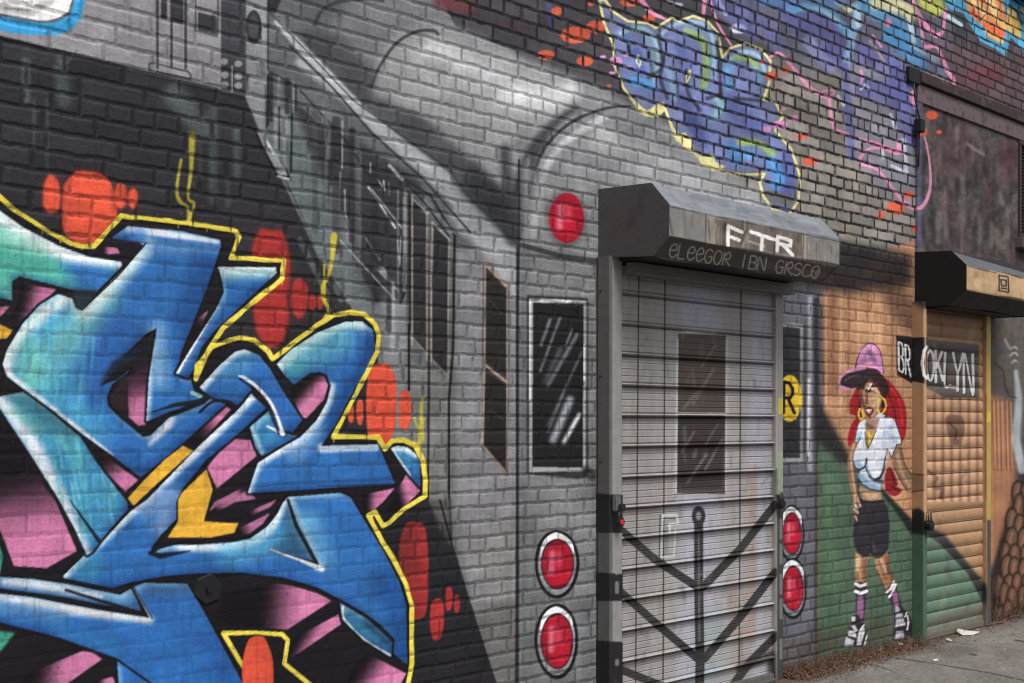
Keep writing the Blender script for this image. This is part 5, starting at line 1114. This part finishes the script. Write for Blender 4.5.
S2h.line(r4('140,290 190,330 170,360'), 3, '6a4a38', 2, .7); S2h.line(r4('170,385 220,390 210,440'), 4, '5a3e34', 2.4, .7)
S2h.poly(px('925,524 945,535 962,556 995,596 995,700 925,700'), '27292a', 3, .97)
S2h.poly(px('925,533 940,544 955,560 968,574 988,612 990,700 925,700'), '5e7a66', 1.6, .98)
S2h.poly(px('925,618 995,600 995,700 925,700'), '6b655c', 3, .7)
# corner jamb paint
for _ in range(60):
    x_, y_ = rng.uniform(928, 985), rng.uniform(310, 620); S2h.line([(x_, y_), (x_+rng.normal(0, 3), y_+rng.uniform(3, 16))], rng.uniform(1.5, 6), ['6a4c3a', '8f7258', 'c8a888', '4c4038'][rng.integers(4)], 4, rng.uniform(.12, .35))
jam = px('908,240 927.3,240 927.3,700 908,700')
S2h.setclip(jam)
S2h.poly(px('908,240 930,240 930,312 908,300'), '2a211f', 7, .95); S2h.poly(px('908,528 930,534 930,700 908,700'), '46634d', 2); S2h.poly(px('905,512 918,508 930,516 930,536 905,532'), '16181a', 2.4)
S2h.poly(px('905,338 928,337 928,384 905,380'), '131214', .6); S2h.poly(px('905,472 924,474 924,490 905,494'), '8a6a50', 1); S2h.line(px('905,473 924,475'), 1, '3a2a20', .6); S2h.line(px('905,493 924,490'), 1, '3a2a20', .6)
S2h.line(px('925.4,310 925.4,520'), 2, 'd0a27a', 1, .8)
S2h.setclip()
S2h.line(px('927,347 924,351 922.2,363 924,375 927,378'), 3.2, 'e9e7e4', .6)
S2h.poly(px('987,305 991.5,305 991.5,520 987,520'), 'b9a046', .5); S2h.poly(px('987,520 991.5,520 991.5,640 987,640'), '4a4a42', 1.5); S2h.poly(px('987,412 991,412 991,422 987,422'), 'd9c026', .4)
sh2 = empty('roller_shutter', (8.55, -.05, 0), label='narrow roller shutter painted tan above green with letters OOKLYN', cat='roller shutter', group='roller shutters over doorways')
def prof2(z):
    t = ((z-.856)/.094) % 1.0
    return -.012*np.sqrt(np.clip(np.sin(math.pi*np.clip(t/.86, 0, 1)), 0, 1))+.004*np.exp(-((t-.93)/.03)**2)-.008*np.exp(-((t-.985)/.02)**2)
z = np.arange(.045, 2.47, .003); x = np.linspace(X2+.05, 9.03, 170); GXs, GZs = np.meshgrid(x, z)
place(emit(np.stack([GXs, -.050+prof2(GZs), GZs], -1), S2h, m_shut, None, 'slat_curtain'), sh2, m_shut, {})
for path, lb in (([(X2, 0), (X2, -.09), (X2+.055, -.09), (X2+.055, -.03)], 'left guide rail painted tan, black and green'), ([(9.02, -.03), (9.02, -.09), (9.095, -.09), (9.095, 0)], 'yellow right guide rail')):
    kn = place(emit(upright(path, 0, 2.50), S2h, m_shut, None, 'guide_rail'), sh2, m_shut, {})
    for o in kn.values(): o['label'] = lb
bm = bmesh.new(); box(bm, 8.08, 9.015, -.078, -.04, .004, .05, .005); from_bm('bottom_bar', bm, plain('dirty_bar', '6b6458', .7, .1, .4), sh2)
H2 = Sheet(900, 240, 1060, 330, 4, '121113')
rb = Tr(904, 240, 7.59)
H2.poly(rb('365,88 1200,330 1200,400 475,195'), '55585f', .5); H2.poly(rb('475,193 1200,350 1200,520 475,383'), 'c2a27a', .4)
for q, w_, c_, al in [('490,200 700,250', 1.2, '6a563e', .8), ('600,230 610,380', 3, 'a98c66', .5), ('560,215 640,235', 2, '5c4a36', .8), ('780,255 900,290', 1.4, '4a3c2c', .8), ('820,290 820,420', 3, 'b0926c', .5), ('480,375 900,450', 1.4, '8a6c4a', .6), ('560,300 640,320', 4, 'cdb088', .6)]: H2.line(rb(q), w_, c_, 1, al)
r_em = R('stencil_mark', 'x', 'small black square stencil')
for q in ('722,265 722,385', '722,268 790,280', '790,280 795,392', '725,385 792,395', '735,300 775,305 775,350 740,345 735,300', '740,365 780,372'): H2.line(rb(q), 1.5, '2a241e', .5, .92, reg=r_em)
HP2 = [(0, 2.868), (-.283, 2.846), (-.394, 2.733), (-.394, 2.557), (-.263, 2.460), (0, 2.466)]
h2 = housing('shutter_box', 8.062, 9.36, HP2, H2, m_hous, 'tan fronted shutter box with black end plate above the narrow shutter', m_cap2, 'shutter boxes')
bm = bmesh.new(); box(bm, 8.10, 9.2, -.24, -.002, 2.452, 2.459); from_bm('underside_panel', bm, m_black, h2)

# ================================================================== wall trim and fittings
def part(name, mat, parent, boxes, bev=0, lb=None):
    bm = bmesh.new()
    for b in boxes: box(bm, *b, bev)
    o = from_bm(name, bm, mat, parent)
    if lb: o['label'] = lb
    return o
part('ledge', m_lint, wall_root, [(8.10, 22, -.035, -.001, 4.128, 4.212)], .006, 'dark maroon ledge under the upper brickwork')
part('ledge_end', m_black, wall_root, [(7.93, 8.098, -.025, -.001, 4.11, 4.22)], .004)
part('lintel', m_lint2, wall_root, [(8.075, 22, -.014, -.001, 3.985, 4.125)], .006, 'dirty concrete lintel below the ledge')
kn = place(emit(upright([(8.0625, -.001), (8.0625, -.022), (8.135, -.022), (8.135, -.001)], 2.87, 3.98), M, m_brick, None, 'corner_strip'), wall_root, m_brick, {})
part('cornice', m_black, wall_root, [(9.6, 22, -.13, -.001, 5.16, 5.4)], .01)
jb = empty('junction_box', (8.02, -.03, 3.78), label='small black junction box with a cable on the wall corner under the ledge', cat='junction box')
o = part('box_body', m_black, jb, [(8.00, 8.075, -.075, -.024, 3.745, 3.84)], .005)
bm = bmesh.new(); tube(bm, [(8.04, -.05, 3.84), (8.03, -.035, 3.92), (8.0, -.03, 4.02), (7.99, -.03, 4.10)], .006); tube(bm, [(8.05, -.04, 3.745), (8.06, -.035, 3.66), (8.058, -.03, 3.50)], .0045); from_bm('cable', bm, m_black, jb, True)
# window at the right edge
wr = empty('grille_window', (10.36, 0, WIN[2]), label='window behind a brown steel grille at the upper right edge', cat='window')
part('frame', m_brown, wr, [(WIN[0], WIN[0]+.05, -.012, .14, WIN[2]+.05, WIN[3]-.05), (WIN[1]-.05, WIN[1], -.012, .14, WIN[2]+.05, WIN[3]-.05), (WIN[0], WIN[1], -.012, .14, WIN[2], WIN[2]+.05), (WIN[0], WIN[1], -.012, .14, WIN[3]-.05, WIN[3])], .004)
part('pane', m_glass, wr, [(WIN[0]+.05, WIN[1]-.05, .10, .11, WIN[2]+.05, WIN[3]-.05)])
g_ = [(WIN[0]+.05+i*.03, WIN[0]+.056+i*.03, .02, .026, WIN[2]+.05, WIN[3]-.05) for i in range(1, 35)]+[(WIN[0]+.05, WIN[1]-.05, .012, .018, WIN[2]+.05+j*.03, WIN[2]+.056+j*.03) for j in range(1, 25)]
part('grille', m_brown, wr, g_); part('sill', m_lint2, wr, [(WIN[0]-.06, WIN[1]+.06, -.07, .12, WIN[2]-.09, WIN[2]-.002)], .006)
# anchor plate on the lettering
ax, az = wall(208, 589)
def ngon_plate(bm, cx_, cz, r, y0, y1, n, sx=1., rot=.3):
    a = [bm.verts.new((cx_+sx*r*math.cos(2*math.pi*i/n+rot), y0, cz+r*math.sin(2*math.pi*i/n+rot))) for i in range(n)]
    b = [bm.verts.new((cx_+sx*r*.9*math.cos(2*math.pi*i/n+rot), y1, cz+r*.9*math.sin(2*math.pi*i/n+rot))) for i in range(n)]
    bm.faces.new(b); [bm.faces.new((a[i], a[(i+1) % n], b[(i+1) % n], b[i])) for i in range(n)]
ap = empty('anchor_plate', (ax, 0, az), label='black painted six-sided anchor plate in the lower left lettering', cat='anchor plate')
m_apl = plain('black_gloss_paint', '1d1c21', .35, 0, .3)
bm = bmesh.new(); ngon_plate(bm, ax, az, .068, .002, -.008, 6); from_bm('plate', bm, m_apl, ap); bm = bmesh.new(); ngon_plate(bm, ax, az, .016, -.0085, -.02, 6); from_bm('bolt_head', bm, m_apl, ap)
# locks
def lock(name, x_, y_, z_, s_, label, body, disc=None):
    r = empty(name, (x_, y_, z_), label=label, cat='padlock', group='padlocks on the shutters')
    bm = bmesh.new(); tube(bm, [(x_-.012*s_, y_, z_), (x_-.012*s_, y_, z_+.03*s_), (x_-.007*s_, y_, z_+.040*s_), (x_, y_, z_+.044*s_), (x_+.007*s_, y_, z_+.040*s_), (x_+.012*s_, y_, z_+.03*s_), (x_+.012*s_, y_, z_)], .0042*s_); from_bm('shackle', bm, m_grey, r, True)
    bm = bmesh.new(); bmesh.ops.create_cone(bm, cap_ends=True, segments=22, radius1=.026*s_, radius2=.026*s_, depth=.024*s_, matrix=Matrix.Translation((x_, y_, z_-.022*s_)) @ Matrix.Rotation(math.pi/2, 4, 'X')); bmesh.ops.bevel(bm, geom=[e for e in bm.edges if len(e.link_faces) == 2 and e.calc_face_angle(0) > 1], offset=.003*s_, segments=2, affect='EDGES'); from_bm('body', bm, body, r)
    bm = bmesh.new(); bmesh.ops.create_cone(bm, cap_ends=True, segments=20, radius1=.015*s_, radius2=.014*s_, depth=.004*s_, matrix=Matrix.Translation((x_, y_-.0135*s_, z_-.022*s_)) @ Matrix.Rotation(math.pi/2, 4, 'X')); from_bm('lock_face', bm, disc or m_grey, r)
    return r
lx, lz = wall(620.5, 518, -.135); lock('padlock', lx, -.135, lz, .95, 'padlock with a red face hanging from the left rail of the wide shutter', m_dark, m_red)
hr = empty('shutter_latch', (lx-.01, -.10, lz+.03), label='grey steel latch bolted to the left rail of the wide shutter', cat='latch')
hb_ = part('latch_plate', m_grey, hr, [(lx-.035, lx+.018, -.128, -.1015, lz+.035, lz+.12)], .006); part('latch_arm', m_dark, hr, [(lx-.012, lx+.03, -.150, -.129, lz+.038, lz+.075)], .005)
lx, lz = wall(781.5, 500, -.13); lock('padlock', lx, -.13, lz, 1.15, 'black padlock on the right rail of the wide shutter', m_black, m_black)
hr = empty('shutter_latch', (lx, -.10, lz+.03), label='pale green latch on the right rail of the wide shutter', cat='latch')
part('latch_plate', plain('pale_green_paint', '8c9a84', .5, 0, .3), hr, [(lx-.03, lx+.03, -.122, -.1015, lz+.03, lz+.20)], .005)
lx, lz = wall(930, 521, -.12); lock('padlock', lx, -.12, lz, 1.5, 'black padlock on the left rail of the narrow shutter', m_black, m_dark)

# ================================================================== GROUND
GS = Sheet(740, 560, 1080, 800, 3, '696560')
GS.w, GS.h = GS.w, GS.h
nA = vnoise(GS.h, GS.w, 40, 21, 2); nB = vnoise(GS.h, GS.w, 7, 22, 2.4); GS.rgb *= (.88+.16*nA+.1*nB)[..., None]
GS.line(px('775,676 830,664 880,652 930,642 990,624 1060,606'), [26, 22, 14, 10, 8, 8], '4b3b33', 12, .85)
GS.line(px('904,659 930,663 960,668 990,673 1040,684'), 1.1, '2e2b29', .6, .9, smooth=True); GS.line(px('904,659 880,657 850,652'), .8, '34302e', .6, .8); GS.line(px('870,664 890,670 900,676'), .9, '34302e', .6, .8)
GS.line(px('1015,640 1030,643'), 1.6, '2c2a29', .8, .9); GS.line(px('970,654 976,655'), 2, '302d2b', .8, .9); GS.line(px('930,650 1000,630'), 9, '6f6b65', 8, .4)
GS.line(px('840,690 900,672 960,660'), 7, '6a6762', 7, .5); GS.poly(px('925,650 960,645 985,650 950,658'), '4c4946', 3, .6)
for _ in range(600):
    x_, y_ = rng.uniform(780, 1030), rng.uniform(620, 684); GS.ell(x_, y_, rng.uniform(.4, 1.3), rng.uniform(.2, .6), ['8b8781', '3a3633', '6a4c3e', 'a39f98'][rng.integers(4)], soft=.5, alpha=.7)
xs = np.concatenate([[-60, -20, -5, 0, 3], np.arange(5.4, 12.6, .008), [14, 18, 25, 60]]); ys = np.concatenate([[-3.9, -3, -2.2, -1.6], np.arange(-1.3, .0, .010), [.0]])
GXs, GYs = np.meshgrid(xs, ys)
def pave_material():
    s = NT('pavement_concrete'); P = s.pos(); at = s.n('ShaderNodeAttribute', attribute_name='paint')
    n1 = s.noise(P, 3, 5, .6).outputs[0]; n2 = s.noise(P, 90, 3, .7).outputs[0]; n3 = s.noise(P, 22, 4, .6).outputs[0]
    v = s.math('MULTIPLY', s.math('MULTIPLY_ADD', s.math('SUBTRACT', n1, .5), .5, 1), s.math('MULTIPLY_ADD', s.math('SUBTRACT', n2, .5), .9, 1)); v = s.math('MULTIPLY', v, s.math('MULTIPLY_ADD', s.math('SUBTRACT', n3, .5), .5, 1))
    sc = s.n('ShaderNodeVectorMath', operation='SCALE'); s.l(at.outputs['Color'], sc.inputs[0]); s.l(v, sc.inputs[3])
    wv = s.noise(P, 2.2, 5, .6); ad = s.n('ShaderNodeVectorMath', operation='ADD'); s.l(P, ad.inputs[0]); s.l(wv.outputs['Color'], ad.inputs[1])
    vo = s.n('ShaderNodeTexVoronoi', feature='DISTANCE_TO_EDGE'); s.l(ad.outputs[0], vo.inputs['Vector']); vo.inputs['Scale'].default_value = .55
    ck = s.ss(vo.outputs['Distance'], .0, .006, 1, 0)
    s.l(s.mix(s.math('MULTIPLY', ck, .7), sc.outputs[0], (.03, .027, .025, 1)), s.p.inputs['Base Color']); s.p.inputs['Roughness'].default_value = .85
    s.l(s.bump(s.math('ADD', s.math('MULTIPLY', n2, .25), s.math('SUBTRACT', n3, ck)), .006, .7), s.p.inputs['Normal']); return s.m
mk = emit(np.stack([GXs, GYs, .010*np.sin(GXs*1.7)*np.clip((GYs+.25)/.25, 0, 1)*0+GXs*0], -1), GS, None, None, 'pavement', outcol=H('605c58'))
m_pave = pave_material()
for rid in mk: o = bpy.data.objects.new('pavement', mk[rid][1]); col.objects.link(o); mk[rid][1].materials.append(m_pave); tag(o, 'grey cracked concrete pavement along the wall', 'pavement', kind='structure')
def slab(name, b, mat, label):
    bm = bmesh.new(); box(bm, *b); o = from_bm(name, bm, mat); tag(o, label, name, kind='structure')
slab('kerb', (-60, 60, -4.05, -3.902, -.14, .0), m_kerb, 'stone kerb between pavement and road'); slab('road', (-60, 60, -16, -4.052, -.3, -.13), m_asph, 'dark asphalt road behind the viewer'); slab('ground', (-200, 200, -200, 200, -1, -.31), m_asph, 'open ground')

# ---- dry weeds and leaf litter
def litter(n, spread, mat, name, label, size, up, grass=0):
    bm = bmesh.new()
    for _ in range(n):
        x_, y_ = spread(); x_ += random.gauss(0, .01)
        s_ = random.uniform(*size); a = random.uniform(0, math.tau); h_ = random.uniform(0, up)
        if random.random() < grass:                                    # a stalk
            p = Vector((x_, y_, 0)); d = Vector((random.gauss(0, .6), random.gauss(-.15, .35), 1)).normalized(); L_ = random.uniform(.02, .085)
            q = p+d*L_; r_ = q+Vector((random.gauss(0, .015), random.gauss(-.01, .01), -.01)); w_ = Vector((math.cos(a), math.sin(a), 0))*.0012
            v = [bm.verts.new(t) for t in (p-w_, p+w_, q+w_, q-w_)]; bm.faces.new(v); e = bm.verts.new(r_); bm.faces.new((v[3], v[2], e))
        else:
            c_ = Vector((x_, y_, .003+h_)); u = Vector((math.cos(a), math.sin(a), random.gauss(0, .3)))*s_; v_ = Vector((-math.sin(a), math.cos(a), random.gauss(0, .3)))*s_*.5
            bm.faces.new([bm.verts.new(t) for t in (c_-u, c_-v_*.8+u*.1, c_+u, c_+v_)])
    me = bpy.data.meshes.new(name); bm.to_mesh(me); bm.free(); o = link(name, me, mat); tag(o, label, name.replace('_', ' '), kind='stuff'); return o
sp1 = lambda: (random.uniform(6.25, 7.98) if random.random() < .8 else random.uniform(6.25, 7.2), -abs(random.gauss(0, .12))-.004)
sp2 = lambda: (random.uniform(9.12, 10.6), -abs(random.gauss(0, .05))-.004)
litter(3600, sp1, m_twig, 'dry_weeds', 'reddish brown dead weeds and leaf litter at the foot of the painted woman', (.004, .013), .035, .55)
litter(1500, sp1, m_leaf, 'leaf_litter', 'crumbled rust brown leaves on the pavement below the painted wall', (.006, .018), .02, 0)
litter(900, sp2, m_twig, 'dry_weeds', 'brown dead weeds at the foot of the wall right of the narrow shutter', (.004, .012), .09, .6)
litter(300, lambda: (random.uniform(8.1, 10.4), -abs(random.gauss(0, .08))-.09), m_leaf, 'leaf_litter', 'scattered brown leaf crumbs before the narrow shutter', (.004, .013), .006, .1)
litter(500, lambda: (random.uniform(6.0, 11), -random.random()**2*1.5-.05), m_leaf, 'ground_debris', 'sparse leaf crumbs and grit over the open pavement', (.003, .010), .003, 0)
# tall weed stalks climbing the wall on the right
bm = bmesh.new()
for _ in range(60):
    x_ = random.uniform(9.2, 10.4); L_ = random.uniform(.08, .3); p = Vector((x_, -.02, 0)); pts = [p]
    for k in range(4): pts.append(pts[-1]+Vector((random.gauss(0, .012), random.gauss(-.003, .005), L_/4)))
    tube(bm, pts, .0015, 4)
from_bm('weed_stalks', bm, m_twig); bpy.data.objects['weed_stalks']['label'] = 'thin brown weed stalks climbing the wall at the right edge'; bpy.data.objects['weed_stalks']['category'] = 'weeds'; bpy.data.objects['weed_stalks']['kind'] = 'stuff'
def gpt(px_, py_):       # pavement point seen there
    u = (px_-CX)/F; t = F*EYE/(py_-HOR); return t*(SA+CA*u), -DIST+t*(CA-SA*u)
def scrap(name, px_, py_, pts, mat, label, cat, h=.006, tilt=.0):
    x_, y_ = gpt(px_, py_); bm = bmesh.new(); a = []; b = []
    for i, (u, v_) in enumerate(pts):
        zz = .004+h*((i*37) % 5)/5+tilt*max(0, v_)
        a.append(bm.verts.new((x_+u, y_+v_, zz))); b.append(bm.verts.new((x_+u, y_+v_, zz+.0015)))
    c0 = bm.verts.new((x_, y_, .004+h+.0)); c1 = bm.verts.new((x_, y_, .0055+h))
    n = len(a)
    for i in range(n):
        bm.faces.new((a[i], a[(i+1) % n], c0)); bm.faces.new((b[(i+1) % n], b[i], c1)); bm.faces.new((a[i], b[i], b[(i+1) % n], a[(i+1) % n]))
    o = from_bm(name, bm, mat); tag(o, label, cat, 'litter on the pavement'); return o
scrap('crushed_paper', 965.5, 635, [(-.05, -.0), (-.04, .05), (0, .06), (.04, .02), (.09, -.07), (.02, -.05)], m_paper, 'largest white crumpled paper before the narrow shutter', 'litter', .03, .2)
scrap('paper_scrap', 935, 661, [(-.04, -.012), (0, .02), (.045, .012), (.02, -.02)], m_paper, 'thin white paper scrap on open pavement, nearest the bottom edge', 'litter')
scrap('paper_scrap', 949, 641.5, [(-.012, -.02), (-.01, .02), (.012, .024), (.02, -.01)], m_paper, 'tiny white scrap between the guide rail and the large paper', 'litter', .02)
scrap('paper_scrap', 899, 646, [(-.03, -.03), (-.03, .03), (.02, .05), (.05, -.01), (.01, -.04)], m_paper, 'white scrap just below the right painted shoe', 'litter', .02)
scrap('paper_scrap', 912, 641, [(-.05, .05), (-.02, .07), (.07, -.03), (.04, -.05)], m_yel, 'pale yellow leaf-like scrap at the foot of the corner rail', 'litter', .015)
scrap('paper_scrap', 985, 625, [(-.03, -.015), (-.02, .02), (.03, .02), (.04, -.01)], m_paper, 'small pale scrap beside the right rail of the narrow shutter', 'litter', .01)
scrap('paper_scrap', 853, 660, [(-.05, -.01), (-.02, .012), (.05, .01), (.03, -.014)], m_grey, 'flat grey scrap among the dry leaves', 'litter', .004)
x_, y_ = gpt(961, 628)
bm = bmesh.new(); tube(bm, [(x_-.05, y_+.0, .008), (x_-.055, y_+.01, .075), (x_+.0, y_+.03, .085), (x_+.03, y_+.01, .02)], .005, 6); o = from_bm('wire_loop', bm, m_grey, None, True); tag(o, 'bent grey wire loop behind the large white paper', 'wire')
bm = bmesh.new(); pts = [(9.0+i*.14, -.09-.03*math.sin(i*1.3), .012+.01*math.sin(i*2.1)) for i in range(9)]; tube(bm, pts, .006, 6); o = from_bm('fallen_stick', bm, m_twig, None, True); tag(o, 'long thin fallen stick lying below the right wall', 'stick')
